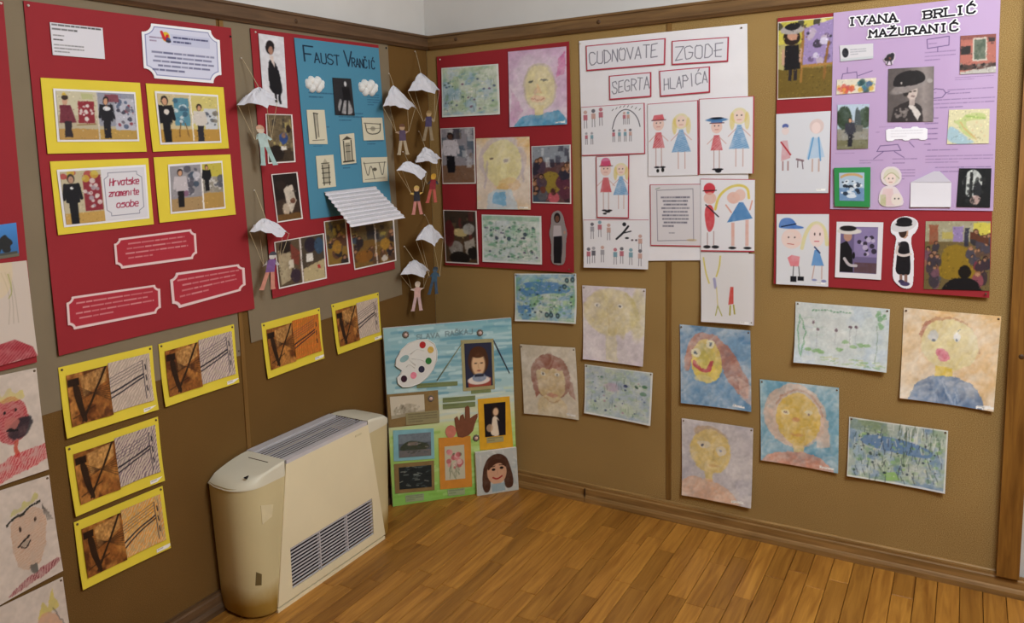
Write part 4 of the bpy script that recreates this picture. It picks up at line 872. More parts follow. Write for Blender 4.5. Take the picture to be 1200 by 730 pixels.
# -- yellow mounts with an old photo and a pencil continuation
def y_photo(seed):
    c = Cv(84, 84, '8a5426', seed, .01)
    c.wash('b57a3c', 3, .48, .9, seed, .2).wash('5a3016', 4, .58, .9, seed + 1, .12).p([(.3, .08), (.95, .02), (.95, .3), (.35, .5)], 'd8b070', .55, .5)
    c.r(.02, .1, .28, .24, '22140e', .95).p([(.1, .2), (.26, .2), (.34, .75), (.4, .98), (.3, 1), (.16, .6)], '24160e', .95, .15).l([(.95, 0), (.62, .5), (.28, .95)], .05, '2c1c12').l([(.06, .86), (.6, .72)], .03, '301c10', .6)
    for i in range(7): c.l([(.2, .26 + i * .05), (1, .6 - i * .055 + .1)], .013, '3a2416', .8)
    return c.grain(.2)
def y_draw(seed, kind):
    c = Cv(84, 84, {2: 'cfae7c', 4: 'c07a34'}.get(kind, 'c9b7a6'), seed, .01)
    m = np.ones((c.h, c.w)); c.hatch(m, {2: 'd88a34', 4: 'd8702c', 1: '8a7680', 3: '6c5868'}.get(kind, 'a8958a'), .7 if kind != 4 else 1.3, 16, .8)
    if kind == 2: c.hatch(c.mp([(.1, .2), (.85, .05), (.9, .5), (.1, .6)]), 'd8a040', 1.2, 18, .8)
    if kind == 4: c.hatch(m, '9a4a1c', .2, 14, .5)
    y0 = .62 if kind != 2 else .7
    c.l([(0, y0), (.4, .52), (.82, .4)], .035, '2a2630', .95).l([(0, y0 + .1), (.4, .6), (.82, .46)], .03, '2a2630', .9)
    for i in range(4): c.l([(0, .5 - i * .06), (.8, .3 - i * .06)], .012, '4a4450', .8)
    if kind != 4: c.l([(.82, .12), (.84, .92)], .022, '3a3440', .8).l([(.92, .1), (.93, .9)], .014, '5a5460', .7)
    for i in range(3): c.l([(.88, .22 + i * .22), (.89, .32 + i * .22)], .03, '22202a', .9)
    return c.grain(.1)
YL = {'Y1': (0, 'upper yellow mount with ship photo and thick-lined pencil sketch, nearest the left edge'), 'Y2': (1, 'yellow mount with ship photo and grey pencil sketch, right beside the panel joint'),
      'Y3': (3, 'yellow mount with ship photo and purple-grey hatched sketch, middle one of the lower left column'), 'Y4': (2, 'lowest yellow mount with ship photo and an orange crayon sketch, above the baseboard'),
      'Y5': (4, 'yellow mount with ship photo and an all-orange sketch above the heater'), 'Y6': (0, 'rightmost yellow mount with ship photo and pale pencil sketch beside the collage board')}
for j, (k, (kind, lab)) in enumerate(YL.items()):
    qd = Q[k]; T = thing('mounted_picture', lab, 'picture', W(*qpt(qd, .5, 1), 0), 'yellow mounted ship pictures'); 
    m = sheet('yellow_mount', qd, W, .005, M_yellow, T, None, .007, .0016, .002, n=(8, 8), seed=j)
    sheet('ship_photo', sub(qd, .06, .13, .485, .86), W, .0085, M_photo, T, y_photo(80 + j), .0055, wave=.002, thick=.0006, seed=j)
    sheet('pencil_sketch', sub(qd, .485, .10, .95, .83), W, .0092, M_paint, T, y_draw(90 + j, kind), .0055, wave=.002, thick=.0006, seed=j)
    sheet('name_tag', sub(qd, .83, .92, .995, .975), W, .0118, M_paint, T, Cv(20, 6, 'f0ecea').rows(.1, .3, .9, .8, 1, '444', .7), thick=.0005)
    pin(T, qd, .03, .04, 'L', .007); pin(T, qd, .97, .04, 'L', .007)

# -- red poster with the blue page
PB = thing('red_poster', 'red poster with a blue handwritten page, cotton clouds and small photos', 'poster', (0, -.7, .98))
DRAPE = drape(Q['postB'], .006, .004); sheet('card', Q['postB'], W, .0060, M_red, PB, n=(24, 24))
pin(PB, Q['postB'], .03, .012, 'L', .008, M_pinw)
c = canvas('b_blue', '4f8aa6', 1.9, 6); INK = '1c2a3c'
c.text('F', .09, .040, .085, INK, .0075, asp=.8, wob=.1).text('AUST', .20, .070, .055, INK, .006, asp=.74, wob=.1, gap=1.2, rise=.02).text('V', .55, .042, .085, INK, .0075, asp=.75).text('RANČIĆ', .64, .078, .05, INK, .006, asp=.55, gap=1.1, rise=.02)
for x0, y0, x1, y1, n, ss in ((.1, .29, .42, .335, 2, 1), (.8, .285, .96, .36, 5, 2), (.42, .4, .73, .46, 3, 3), (.1, .48, .3, .52, 2, 4), (.75, .53, .97, .6, 4, 5), (.1, .59, .3, .6, 1, 6), (.42, .68, .6, .74, 3, 7)):
    c.rows(x0, y0, x1, y1, n, '24405c', .55, ss, .35)
blue = sheet('blue_page', Q['b_blue'], W, .0100, M_paint, PB, c)
def pic(key, base, fn, par, d, seed=3, mat=M_photo, dens=1.7, name='photo_print', border=None, side='L', cut=False, label=None):
    c = canvas(key, base, dens, seed); fn(c)
    if key in ('e_por', 'b_p1', 'b_bw', 'e_bir'): c.scatter(.006, 9).blur(1).grain(.06)
    elif mat == M_photo: c.scatter(.008, 9).busy(int(c.w * c.h / 30), 3, 4).blur(1)
    if border: b = border; m = np.clip(b - np.minimum(np.minimum(c.X, c.w - c.X), np.minimum(c.Y, c.h - c.Y)) + .5, 0, 1); c.put(m, 'e8e2e0')
    return sheet(name, Q[key], wall_pt(side), d, mat, par, c, label=label)
def b1(c):
    c.p([(.3, .36), (.62, .36), (.85, .72), (.78, .84), (.3, .82), (.28, .6)], '121218').e(.42, .18, .18, .1, '1c1416').e(.46, .22, .1, .06, 'a87c68').p([(.4, .3), (.56, .3), (.55, .46), (.46, .4)], 'd8c8c0').r(.5, .82, .6, .95, '18161c').r(.66, .82, .76, .97, '18161c')
pic('b_p1', 'd6d6dc', b1, PB, .0105)
def b2(c): room(c, '6a5c44', '3c3024', .7, 4, ('c8b870', '2c2a2c', '8a7a58'), 12); c.e(.62, .5, .16, .12, '2f4a86').e(.62, .44, .08, .06, '8a6a58').e(.3, .8, .3, .16, '221a16').r(.5, .66, .72, .74, 'd8d4cc').e(.8, .3, .1, .08, '2a211c'); c.grain(.2)
pic('b_p2', '6a5c44', b2, PB, .0105, 4, border=2)
def b3(c): c.wash('1c1614', 3, .4, .9, 3).p([(.4, .3), (.75, .25), (.85, .6), (.6, .85), (.45, .7)], 'cfc4b4', 1, .2).e(.3, .25, .18, .1, '2a201c').e(.7, .6, .1, .06, '6a4434').e(.4, .75, .14, .12, 'b8a894').r(0, .85, 1, 1, '6a4c28')
pic('b_p3', '3a2c24', b3, PB, .0105, 5, border=2)
def b4(c):
    c.r(0, 0, .49, 1, '5a4a38', 1, .3).p([(.05, .2), (.3, .3), (.28, .85), (.05, .95)], 'b0a284', 1, .3).e(.2, .15, .12, .14, '261c18').p([(.3, .1), (.48, .3), (.44, .6), (.3, .5)], '7a3a30', .9).e(.36, .8, .1, .16, '3a2c38').r(.24, .45, .34, .62, 'd8d0c0', .9)
    c.r(.51, 0, 1, 1, '4a4034', 1, .3).p([(.52, .7), (.98, .55), (.98, 1), (.52, 1)], 'b8a880').e(.7, .2, .12, .16, '2c2430').e(.88, .25, .1, .18, '3a5068').r(.6, .38, .74, .56, 'dcd8d0').e(.85, .7, .03, .04, 'b03030').r(.485, 0, .515, 1, 'e8e2e0')
pic('b_p4', '5a4a38', b4, PB, .0105, 6, border=2)
def b5(c): room(c, '6c5a30', '8a6a30', .4, 7, ('2c2a30', 'b8a040', '4a4238'), 10); crowd(c, 8, 9, (.1, .3, .9, .85), ['2a2428', '3c3a48', '5a3c30'], .1); c.e(.5, .6, .2, .15, 'a87c2c', .9, .2)
pic('b_p5', '6c5a30', b5, PB, .0105, 7, border=2)
def b6(c):
    room(c, '6c5c3c', '7a5a2c', .4, 9, ('2c2a30', 'b8a850', '4a4a50'), 14); crowd(c, 9, 16, (.03, .25, .97, .8), ['2a2428', '34343e', '5a4030', '3c4c60'], .11); c.e(.25, .75, .2, .14, '8a5a24', .9).e(.75, .55, .12, .14, 'b08434', .8).e(.72, .88, .08, .08, 'd0c8c0', .9).r(.525, 0, .55, 1, 'e0d8d0')
pic('b_p6', '6c5c3c', b6, PB, .0105, 8, border=2)
def bbw(c): c.p([(.1, .95), (.3, .5), (.45, .7), (.6, .35), (.8, .6), (1, 1)], 'a8a8aa', 1, .3).l([(.25, 1), (.55, .45)], .05, '18181c').l([(.6, 1), (.72, .5)], .05, '1c1c20').e(.66, .16, .07, .07, 'd0d0d2').p([(.45, .25), (.85, .25), (.9, .6), (.5, .6)], '101014')
pic('b_bw', '2a2a2e', bbw, blue, .0135, 3)
def dr(kind):
    def f(c):
        k = '3a3830'
        if kind == 1: c.l([(.38, .1), (.4, .85)], .03, k).l([(.55, .12), (.56, .8)], .02, k).l([(.36, .1), (.6, .12)], .03, k).l([(.2, .9), (.85, .88)], .015, k).p([(.38, .12), (.5, .12), (.5, .8), (.4, .85)], '8a8478', .7, .4)
        if kind == 2: c.l([(.15, .3), (.2, .75), (.85, .72), (.88, .28)], .04, k).l([(.1, .25), (.9, .3)], .03, k).l([(.2, .5), (.85, .48)], .02, k, .7).e(.5, .5, .12, .1, '7a7466', .6)
        if kind == 3: c.p([(.15, .2), (.5, .08), (.85, .2)], '4a463c').r(.2, .22, .28, .9, '4a463c').r(.72, .22, .8, .9, '4a463c').r(.34, .3, .66, .9, '8a8474', .8).l([(.34, .4), (.66, .4)], .02, k).l([(.34, .6), (.66, .6)], .02, k).r(.1, .9, .9, .95, k)
        if kind == 4: c.p([(.35, .9), (.3, .3), (.5, .1), (.7, .3), (.66, .9)], '8a8474', .6, .3); [c.l([(.28, .25 + i * .15), (.72, .25 + i * .15)], .025, k) for i in range(5)]; c.l([(.32, .3), (.35, .92)], .03, k).l([(.7, .3), (.66, .92)], .03, k)
        if kind == 5: c.l([(.1, .2), (.22, .9), (.35, .2), (.48, .9)], .025, k).l([(.08, .25), (.95, .22)], .02, k).l([(.9, .2), (.8, .9), (.68, .25)], .025, k).e(.5, .5, .08, .07, '5a564a').l([(.1, .9), (.9, .86)], .015, k)
    return f
for i in range(1, 6): pic('b_d%d' % i, 'd3cdb6', dr(i), blue, .0135, i, M_paint, 2.2, 'ink_drawing')
M_cotton = flat('cotton_wool', 'e4e4e2', .95, .05, 120, .6)
for k in ('b_cl1', 'b_cl2'):
    a0, z0 = qpt(Q[k], .5, .5); w = abs(Q[k][1][0] - Q[k][0][0]) / 2; h = abs(Q[k][0][1] - Q[k][3][1]) / 2; b = MB(); g = random.Random(3)
    for u, v, r_ in ((0, 0, .6), (-.55, .1, .45), (.55, .12, .45), (-.25, .45, .5), (.3, .42, .5), (-.3, -.4, .5), (.28, -.42, .5), (.0, -.1, .65), (-.62, -.2, .35), (.64, -.2, .35)):
        b.dome(W(a0 + u * w, z0 - v * h, .011), (1, 0, 0), r_ * h, .022 * (r_ + .3), 12, 4)
    b.build('cotton_cloud', M_cotton, blue, True)
DRAPE = None
# the pleated white page standing off the poster
c = Cv(150, 90, 'e6e4ea', 3); st = np.sin(c.Y / c.h * 6.283 * 9); c.c = c.c * (1 - .10 * (st[..., None] > .2)); c.rows(.06, .06, .94, .96, 18, '9898a4', .5, 4, .4)
def flap(a, z, d): t = np.clip((1.354 - z) / .135, 0, 1); return (.014 + t * .125 + d + .0035 * np.sin(t * 6.283 * 9), a + 0 * z, 1.356 - t * .13 + .004 * (a + .744) / .31)
sheet('pleated_page', [(-.748, 1.354), (-.436, 1.354), (-.405, 1.219), (-.748, 1.219)], flap, .002, M_paint, PB, c)

# -- red poster with paintings, right wall
R_ = wall_pt('R')
PC = thing('red_poster', 'red poster with two painted portraits, two pond paintings and photos near the corner', 'poster', (.35, 0, .95))
DRAPE = drape(Q['postC'], .008, .004); sheet('card', Q['postC'], R_, .0055, M_red, PC, n=(24, 24)); pin(PC, Q['postC'], .03, .015, 'R', .0075, M_pinw); pin(PC, Q['postC'], .97, .985, 'R', .013)
PB1 = (['5f8fb4', '8fb4c4', '6aa0b8', 'a8bccc'], ['86a878', 'a8bd94', '6d9480'], ['3c4a6a', '5a3a5a', 'e8e4d8', '2f4a44'])
c = pond('c1', 'b4c2ae', 11, *PB1); sheet('pond_painting', Q['c1'], R_, .0105, M_paint, PC, pond_marks(c, 11, PB1[1], PB1[2]).lift(.8), .003)
c = canvas('c2', 'cfb9cc', 1.3, 12, .012); c.wash('b98ab4', 3, .5, .6, 4, .2).p([(.86, .15), (.98, .05), (.98, .35), (.85, .38)], 'b8407c', .7, .4).p([(.05, .5), (.25, .8), (.1, .95), (.03, .9)], 'b06a9c', .5, .5)
c.e(.54, .5, .29, .32, 'b7ab86', .7, .2).e(.54, .51, .26, .295, 'd9cb94', 1, .3).p([(.44, .74), (.62, .74), (.6, .9), (.46, .9)], 'd5c283').p([(-.05, 1.2), (.14, .89), (.4, .85), (.55, .88), (.68, .82), (.94, .81), (1.1, 1.2)], '3f86b0', 1, .25).e(.4, .41, .05, .016, '5a5a50').e(.63, .41, .05, .016, '5a5a50').p([(.5, .44), (.46, .58), (.58, .58)], 'd8a878', .7, .4).e(.5, .66, .13, .05, 'dca884', .8, .3).l([(.4, .65), (.5, .69), (.6, .65)], .014, 'b5705c').e(.46, .55, .03, .06, 'c09080', .5); tag_(c.grain(.05))
sheet('painted_portrait', Q['c2'], R_, .0105, M_paint, PC, c.aq(.5).lift(.8), .003)
def c3(c): room(c, '8f8c94', '7a5a44', .68, 13, ('4a5a6a', 'c8c8cc', '2c2c38', '7a6a5a'), 22); fig(c, .28, .8, .72, '221a1a', 'c8c4cc', '14141c', '5a3c30', None, 1.3)
pic('c3', '8f8c94', c3, PC, .0105, 3, border=1.6, side='R')
c = canvas('c4', 'd8c4b0', 1.3, 14, .012); c.wash('d8a860', 3, .5, .7, 6, .2).e(.5, .32, .44, .34, 'b8a8b0', .7, .4).e(.5, .36, .36, .32, 'dcd08a', 1, .3).r(.78, .02, 1, .14, 'd8a050', .7, .5).e(.5, .74, .12, .1, 'd8b060', .9, .3).e(.62, .66, .2, .1, 'd8a868', .6, .5).p([(.12, 1.2), (.24, .78), (.4, .72), (.66, .74), (.86, 1.2)], 'b4c4d0', 1, .3).p([(.3, .92), (.34, .77), (.55, .76), (.56, .96)], '5a98c4', .9, .3).e(.3, .3, .035, .02, '6a5a4a').e(.58, .32, .04, .022, '6a5a5a').e(.58, .32, .07, .045, 'e8e0d0', .5).e(.52, .47, .06, .12, 'e8e0a8', .6).l([(.22, .35), (.15, .7)], .03, 'a898a8', .6).l([(.86, .3), (.88, .6)], .03, 'a898a8', .6)
sheet('painted_portrait', Q['c4'], R_, .0115, M_paint, PC, tag_(c.aq(.5).lift(.75)), .003)
def c5(c): room(c, '8a929c', '5a3c3c', .3, 15, ('d0d4d8', '2c2c3c', '6a7a8a'), 12); c.e(.5, .64, .3, .19, '8f7c34', 1, .1); crowd(c, 5, 14, (.02, .25, .25, .85), ['2a2836', '4a3a4a', '3c4c5c'], .1); crowd(c, 6, 14, (.75, .3, .98, .85), ['3a2c30', '5a3040', '2c2c3c'], .1); c.e(.56, .9, .14, .1, 'b85a64').e(.28, .86, .13, .1, '5a5a60').e(.28, .77, .07, .06, '6a3c30').e(.56, .8, .07, .06, '4a2c28')
pic('c5', '8a929c', c5, PC, .0105, 3, border=1.6, side='R')
def c6(c): room(c, '3a3028', '4a3828', .5, 16, ('5a4a38', '22201e', '6a2c2c'), 14); c.e(.5, .42, .24, .07, 'b8a878').e(.75, .35, .18, .1, 'a8a8a4', 1, .3, 1, -.6).e(.35, .72, .22, .14, '8f8c88', 1, .3).p([(.6, .6), (.9, .5), (.95, .85), (.7, .95)], 'a8a49c', 1, .2).e(.15, .45, .16, .25, '5a1c22', .8).e(.45, .9, .3, .12, '1c1816').e(.85, .8, .14, .12, '1c1816')
pic('c6', '3a3028', c6, PC, .0105, 3, border=1.6, side='R')
c = pond('c7', 'b9c8c0', 17, ['a8bcc8', '8fb0c0', 'c0ccd4'], ['5a9a74', '7fb08a', '4a8a6a', '9cc098'], ['2f3f4f', '3a5a3c', '4a3c5a'], .5); c.r(0, 0, 1, .12, '5a9a70', .5, .5); pond_marks(c, 17, ['4a8a6a', '5a9a74', '3f7a58'], ['2f3f4f', '3a5a3c', '4a3c5a'], 1.2).spots(7, (.12, .38, .75, .5), .03, ['33404e'], .9, 4, 0)
sheet('pond_painting', Q['c7'], R_, .0105, M_paint, PC, c.lift(.85), .004)
c = canvas('c8', '8f8888', 2.2, 18); c.p([(.34, .35), (.62, .33), (.76, .5), (.72, .94), (.3, .95), (.3, .5)], '3a3640').r(.32, .48, .7, .96, '17161c').p([(.3, .28), (.66, .28), (.72, .46), (.28, .48)], 'b8b0b4').e(.47, .14, .16, .09, '1c1618').e(.47, .16, .1, .06, '6a4638').e(.85, .4, .05, .03, 'b08878')
c.alpha = c.mp([(.3, .02), (.6, 0), (.78, .12), (.84, .26), (.98, .4), (.9, .55), (.9, .97), (.5, 1), (.15, .95), (.2, .6), (.04, .42), (.16, .28), (.16, .1)]); sheet('cut_out_photo', Q['c8'], R_, .0105, M_photo, PC, c)

# -- white wall sheet with framed drawings
PD = thing('white_poster', 'tall white paper poster with red-framed handwritten title words and children drawings', 'poster', (1.0, 0, .9))
DRAPE = drape(Q['postD'], .005, .006, 2); sheet('backing_sheet', Q['postD'], R_, .0050, M_white, PD, n=(24, 24)); pin(PD, Q['postD'], .97, .015, 'R', .0075); pin(PD, Q['postD'], .01, .012, 'R', .0075, M_pinw)
def frame(c, w, col='b03a4c', sides='tblr', base='dcdae0'):
    X0, X1, Y0, Y1 = c.X, c.w - c.X, c.Y, c.h - c.Y
    for s_, d in (('l', X0), ('r', X1), ('t', Y0), ('b', Y1)):
        if s_ in sides: c.put(np.clip(w - d + .5, 0, 1), col)
    return c
for k, tx, x, y, h, asp, kw in (('d_t1', 'CUDNOVATE', .05, .30, .46, .88, dict(rise=-.04)), ('d_t2', 'ZGODE', .07, .28, .52, 1.05, dict(rise=-.02)), ('d_t3', 'SEGRTA', .08, .28, .46, .78, dict(rise=-.06)), ('d_t4', 'HLAPIĆA', .09, .34, .42, .82, dict(rise=-.09))):
    c = canvas(k, 'e0dfe6', 2.0, 19); frame(c, 2.8); c.text(tx, x, y, h, '63616f', .034, .9, wob=.22, gap=1.35, asp=asp * .82, **kw); sheet('title_card', Q[k], R_, .0095, M_paint, PD, c)
def kid(c, x, y, h, kind, a=.75):
    """crayon figure: girl in a blue dress with yellow hair, or child in red with a cap"""
    k = h * c.h / c.w; sk = 'e0b0a0'
    if kind == 'girl':
        c.e(x, y + .16 * h, .13 * k, .13 * h, 'dcc878', .55, .3).e(x - .11 * k, y + .24 * h, .04 * k, .14 * h, 'd8c060', .6, .3).e(x + .12 * k, y + .24 * h, .04 * k, .14 * h, 'd8c060', .6, .3).e(x, y + .17 * h, .085 * k, .1 * h, 'e8cfc4', .9)
        m = c.mp([(x - .03 * k, y + .3 * h), (x + .03 * k, y + .3 * h), (x + .16 * k, y + .68 * h), (x - .16 * k, y + .68 * h)]); c.put(m, '6a9cc8', a, .4).hatch(m, '3f78b0', 1.3, 42, .4)
        for q in (-.05, .06): c.l([(x + q * k, y + .68 * h), (x + q * k, y + .96 * h)], .012, 'c09890', .8)
    else:
        cap = 'c8404c' if kind == 'red' else '4a7ab8'
        c.e(x, y + .17 * h, .1 * k, .12 * h, 'e4bcae', .85, .2).p([(x - .11 * k, y + .1 * h), (x - .08 * k, y + .01 * h), (x + .08 * k, y), (x + .11 * k, y + .1 * h)], cap, .85, .3).l([(x - .12 * k, y + .1 * h), (x + .13 * k, y + .1 * h)], .012, '5a2c34')
        m = c.mp([(x - .05 * k, y + .32 * h), (x + .05 * k, y + .32 * h), (x + .11 * k, y + .6 * h), (x - .11 * k, y + .6 * h)]); c.put(m, 'c84a50', a, .4).hatch(m, 'a02834', .8, 42, .4)
        for q in (-.05, .05): c.l([(x + q * k, y + .6 * h), (x + q * k, y + .94 * h)], .012, 'b08a84', .8); c.e(x + (q + .02) * k, y + .95 * h, .05 * k, .018 * h, '26242a')
    for q in (-1, 1): c.l([(x + .05 * q * k, y + .36 * h), (x + .17 * q * k, y + .48 * h)], .01, 'c8988c', .8); c.e(x + .035 * q * k, y + .15 * h, .012 * k, .012 * h, '4a4450')
    c.l([(x - .03 * k, y + .22 * h), (x + .03 * k, y + .22 * h)], .008, 'b05a58', .7); return c
def tiny(c, x, y, h, seed):
    g = np.random.RandomState(seed); k = h * c.h / c.w; cl = ['a84a58', '5a8a9c', '8a8890', '3c3a44', 'b88a7c']
    c.e(x, y, .12 * k, .12 * h, cl[g.randint(5)], .7).r(x - .13 * k, y + .16 * h, x + .13 * k, y + .5 * h, cl[g.randint(5)], .75).l([(x - .07 * k, y + .5 * h), (x - .08 * k, y + h)], .012, '5a5660', .8).l([(x + .07 * k, y + .5 * h), (x + .08 * k, y + h)], .012, '5a5660', .8)
PBASE = 'e2e1e6'
c = frame(canvas('d_1', PBASE, 1.9, 2), 1.6, sides='tbr')
for i, (x, y) in enumerate(((.07, .12), (.2, .1), (.32, .08), (.08, .55), (.17, .55), (.52, .52), (.61, .52), (.7, .52), (.78, .52), (.69, .18), (.75, .18))): tiny(c, x, y, .32 if y < .5 and x < .5 else .22, i)
c.l([(.5, .48), (.54, .28), (.62, .14), (.72, .1), (.82, .16), (.9, .3), (.93, .46)], .016, '3a3a46'); [c.l([(.5 + i * .06, .12 - .06 * math.sin(i * .5)), (.52 + i * .06, .09 - .06 * math.sin(i * .5))], .012, '555') for i in range(8)]
sheet('crayon_drawing', Q['d_1'], R_, .0095, M_paint, PD, c)
c = frame(canvas('d_2', PBASE, 1.7, 3), 1.6, sides='tr'); kid(kid(c, .22, .16, .76, 'red'), .67, .14, .8, 'girl').e(.2, .93, .03, .025, '222').e(.3, .92, .03, .03, '222'); sheet('crayon_drawing', Q['d_2'], R_, .0095, M_paint, PD, c)
c = frame(canvas('d_3', PBASE, 1.7, 4), 1.8, sides='tlr'); kid(kid(c, .33, .26, .72, 'blue'), .74, .12, .82, 'girl').e(.33, .29, .2, .025, '4a78a8', .9).e(.33, .27, .12, .015, '1c2230').e(.36, .96, .06, .03, '1c1c22'); sheet('crayon_drawing', Q['d_3'], R_, .0105, M_paint, PD, c, .003)
c = frame(canvas('d_4', PBASE, 1.8, 5), 2); kid(kid(c, .3, .08, .84, 'red'), .76, .1, .78, 'girl').e(.3, .1, .14, .07, 'c84a7a', .8, .3).e(.35, .9, .08, .015, '222').e(.26, .93, .06, .015, '222'); sheet('crayon_drawing', Q['d_4'], R_, .0105, M_paint, PD, c)
c = frame(canvas('d_5', PBASE, 1.9, 6), 1.4, sides='t')
for i, (x, y) in enumerate(((.14, .1), (.26, .06), (.4, .12), (.08, .62), (.16, .6), (.3, .58), (.5, .62), (.6, .6), (.74, .62), (.88, .64), (.88, .34))): tiny(c, x, y, .3, 20 + i)
c.l([(.52, .4), (.62, .28), (.7, .14)], .04, '2a2a30').l([(.62, .28), (.74, .24)], .025, '2a2a30').e(.64, .1, .03, .04, '2a2a30').e(.68, .38, .03, .02, '2a2a30'); [c.e(.76 + i * .06, .42, .018, .02, '4a3a44', .8) for i in range(2)]
sheet('crayon_drawing', Q['d_5'], R_, .0095, M_paint, PD, c, .006)
c = frame(canvas('d_6', 'd6d2d6', 1.9, 7), 1.8, sides='tlb'); c.l([(.14, .1), (.86, .08), (.87, .9), (.15, .92), (.14, .1)], .01, '6a6878', .8).rows(.22, .2, .8, .72, 9, '4a4a5c', .7, 9, .5, True).rows(.38, .78, .62, .82, 1, '6a6878', .7, 3).l([(.12, .08), (.2, .06)], .012, '5a7a5a', .7).e(.83, .9, .1, .02, 'c0a878', .6)
sheet('quote_card', Q['d_6'], R_, .0095, M_paint, PD, c)
c = frame(canvas('d_7', PBASE, 1.7, 8), 2, sides='tb')
c.e(.17, .14, .11, .08, 'c8303c', .9, .2).l([(.05, .17), (.3, .16)], .014, '3a2428').e(.18, .27, .12, .08, 'e0b0a0', .8, .3).p([(.1, .36), (.24, .36), (.28, .6), (.2, .74), (.12, .72), (.07, .5)], 'c8343c', .9, .3).l([(.1, .36), (.34, .52)], .018, '2a2430').r(.12, .74, .14, .92, 'b8a0a0').r(.24, .72, .26, .92, 'b8a0a0').e(.12, .94, .07, .022, '26262a').e(.28, .94, .07, .022, '26262a')
m = c.mp([(.72, .32), (.8, .32), (.97, .54), (.5, .6)]); c.put(m, '4a82bc', .9, .25).hatch(m, '2f66a0', 1.0, 42, .4).l([(.28, .42), (.34, .24), (.52, .12), (.72, .08), (.88, .12), (.9, .26)], .035, 'd8c040', .85, .3).e(.62, .26, .12, .08, 'e0b0a0', .9, .3).e(.74, .22, .1, .08, 'e4bcae', .8).r(.58, .6, .64, .92, 'd8a090', .8, .3).r(.84, .56, .9, .92, 'd8a090', .8, .3).e(.6, .95, .07, .018, '26262a').e(.88, .95, .07, .018, '26262a').l([(.58, .46), (.48, .36)], .02, 'd8a090').l([(.92, .42), (.96, .3)], .02, 'd8a090')
sheet('crayon_drawing', Q['d_7'], R_, .0105, M_paint, PD, c)
c = frame(canvas('d_8', 'dcdadb', 1.6, 9), 1.4, 'b8a8b0', 'r'); c.l([(.06, .08), (.1, .3), (.16, .44)], .022, 'd0c050', .8).l([(.38, .05), (.36, .2), (.3, .34)], .022, 'd0c050', .8).l([(.26, .38), (.28, .5)], .04, '8a88b8', .7).l([(.3, .5), (.32, .76)], .014, 'd0c070', .8).l([(.32, .76), (.28, .9)], .014, 'a8a850').l([(.32, .76), (.4, .9)], .014, 'a8a850').p([(.56, .48), (.62, .48), (.62, .72), (.52, .74)], 'c84038', .9, .2).l([(.56, .75), (.55, .88)], .022, 'a8a040').l([(.62, .74), (.64, .86)], .022, 'a8a040'); tag_(c, .74)
sheet('crayon_drawing', Q['d_8'], R_, .0085, M_paint, PD, c, .012); pin(PD, Q['d_8'], .95, .965, 'R', .016)

# -- red poster with the lilac page
PE = thing('red_poster', 'red poster with a lilac page titled in big typewriter letters, far right of the wall', 'poster', (1.9, 0, .95))
DRAPE = drape(Q['postE'], .010, .004); sheet('card', Q['postE'], R_, .0055, M_red, PE, n=(24, 24)); pin(PE, Q['postE'], .985, .985, 'R', .014)
c = canvas('e_lil', 'ba9fc4', 1.6, 6); INK = '4a3a66'; c.wash('c1a8cb', 3, .5, .6, 4, .2)
for x0, y0, x1, y1, n, ss in ((.58, .235, .76, .29, 3, 2), (.76, .365, .98, .385, 2, 3), (.72, .42, .98, .455, 2, 4), (.63, .465, .99, .52, 3, 5), (.59, .55, .67, .70, 6, 6), (.61, .705, .97, .725, 1, 7), (.60, .735, .99, .78, 3, 8), (.66, .79, .98, .83, 2, 9), (.19, .75, .34, .775, 2, 8), (.40, .745, .55, .785, 2, 9), (.41, .80, .54, .86, 4, 10), (.31, .585, .56, .592, 1, 1), (.29, .61, .34, .62, 1, 3), (.03, .712, .28, .72, 1, 9), (.04, .36, .2, .365, 1, 4), (.6, .195, .7, .21, 1, 5), (.62, .43, .69, .44, 1, 6)):
    c.rows(x0, y0, x1, y1, n, INK, .5, ss, .22)
for P in ([(.07, .31), (.16, .305), (.165, .34), (.06, .345), (.07, .31)], [(.59, .175), (.72, .168), (.72, .21), (.595, .218), (.59, .175)], [(.61, .42), (.65, .412), (.695, .418), (.71, .435), (.69, .455), (.64, .458), (.61, .445), (.61, .42)], [(.32, .68), (.43, .675), (.45, .705), (.30, .708), (.32, .68)]): c.l(P, .0035, INK, .8)
for P in ([(.17, .325), (.26, .305)], [(.1, .28), (.1, .305)], [(.34, .71), (.28, .745)], [(.41, .71), (.47, .74)], [(.53, .69), (.5, .665)], [(.64, .51), (.64, .55)], [(.655, .215), (.655, .235)], [(.71, .435), (.73, .43)]): c.l(P, .0035, INK, .7)
LP = sheet('lilac_page', Q['e_lil'], R_, .0100, M_paint, PE, c)
for k, tx in (('e_ti1', 'IVANA'), ('e_ti2', 'BRLIĆ'), ('e_ti3', 'MAŽURANIĆ')):
    w_, h_ = SZ[k]; c = Cv(w_ * 3, h_ * 3, 'f2f0f4', 2); d = np.full((c.h, c.w), 1e9); n = len(tx); u = .57 if k != 'e_ti3' else .54
    y0 = {'e_ti1': .29, 'e_ti2': .31, 'e_ti3': .32}[k]
    asp = (c.w * .90) / (n * (4 + 1.7) * u * c.h / 6)
    for st in c.tstrokes(tx, .055, y0, u, gap=1.7, asp=asp, serif=True): d = np.minimum(d, c.dist(st))
    c.put(np.clip(.066 * c.h - d + .5, 0, 1), '17141a'); c.alpha = (d < .165 * c.h).astype(float); sheet('title_lettering', Q[k], R_, .0135, M_paint, LP, c, thick=.0008)
def P(key, base, fn, d=.0135, **kw): return pic(key, base, fn, LP, d, side='R', **kw)
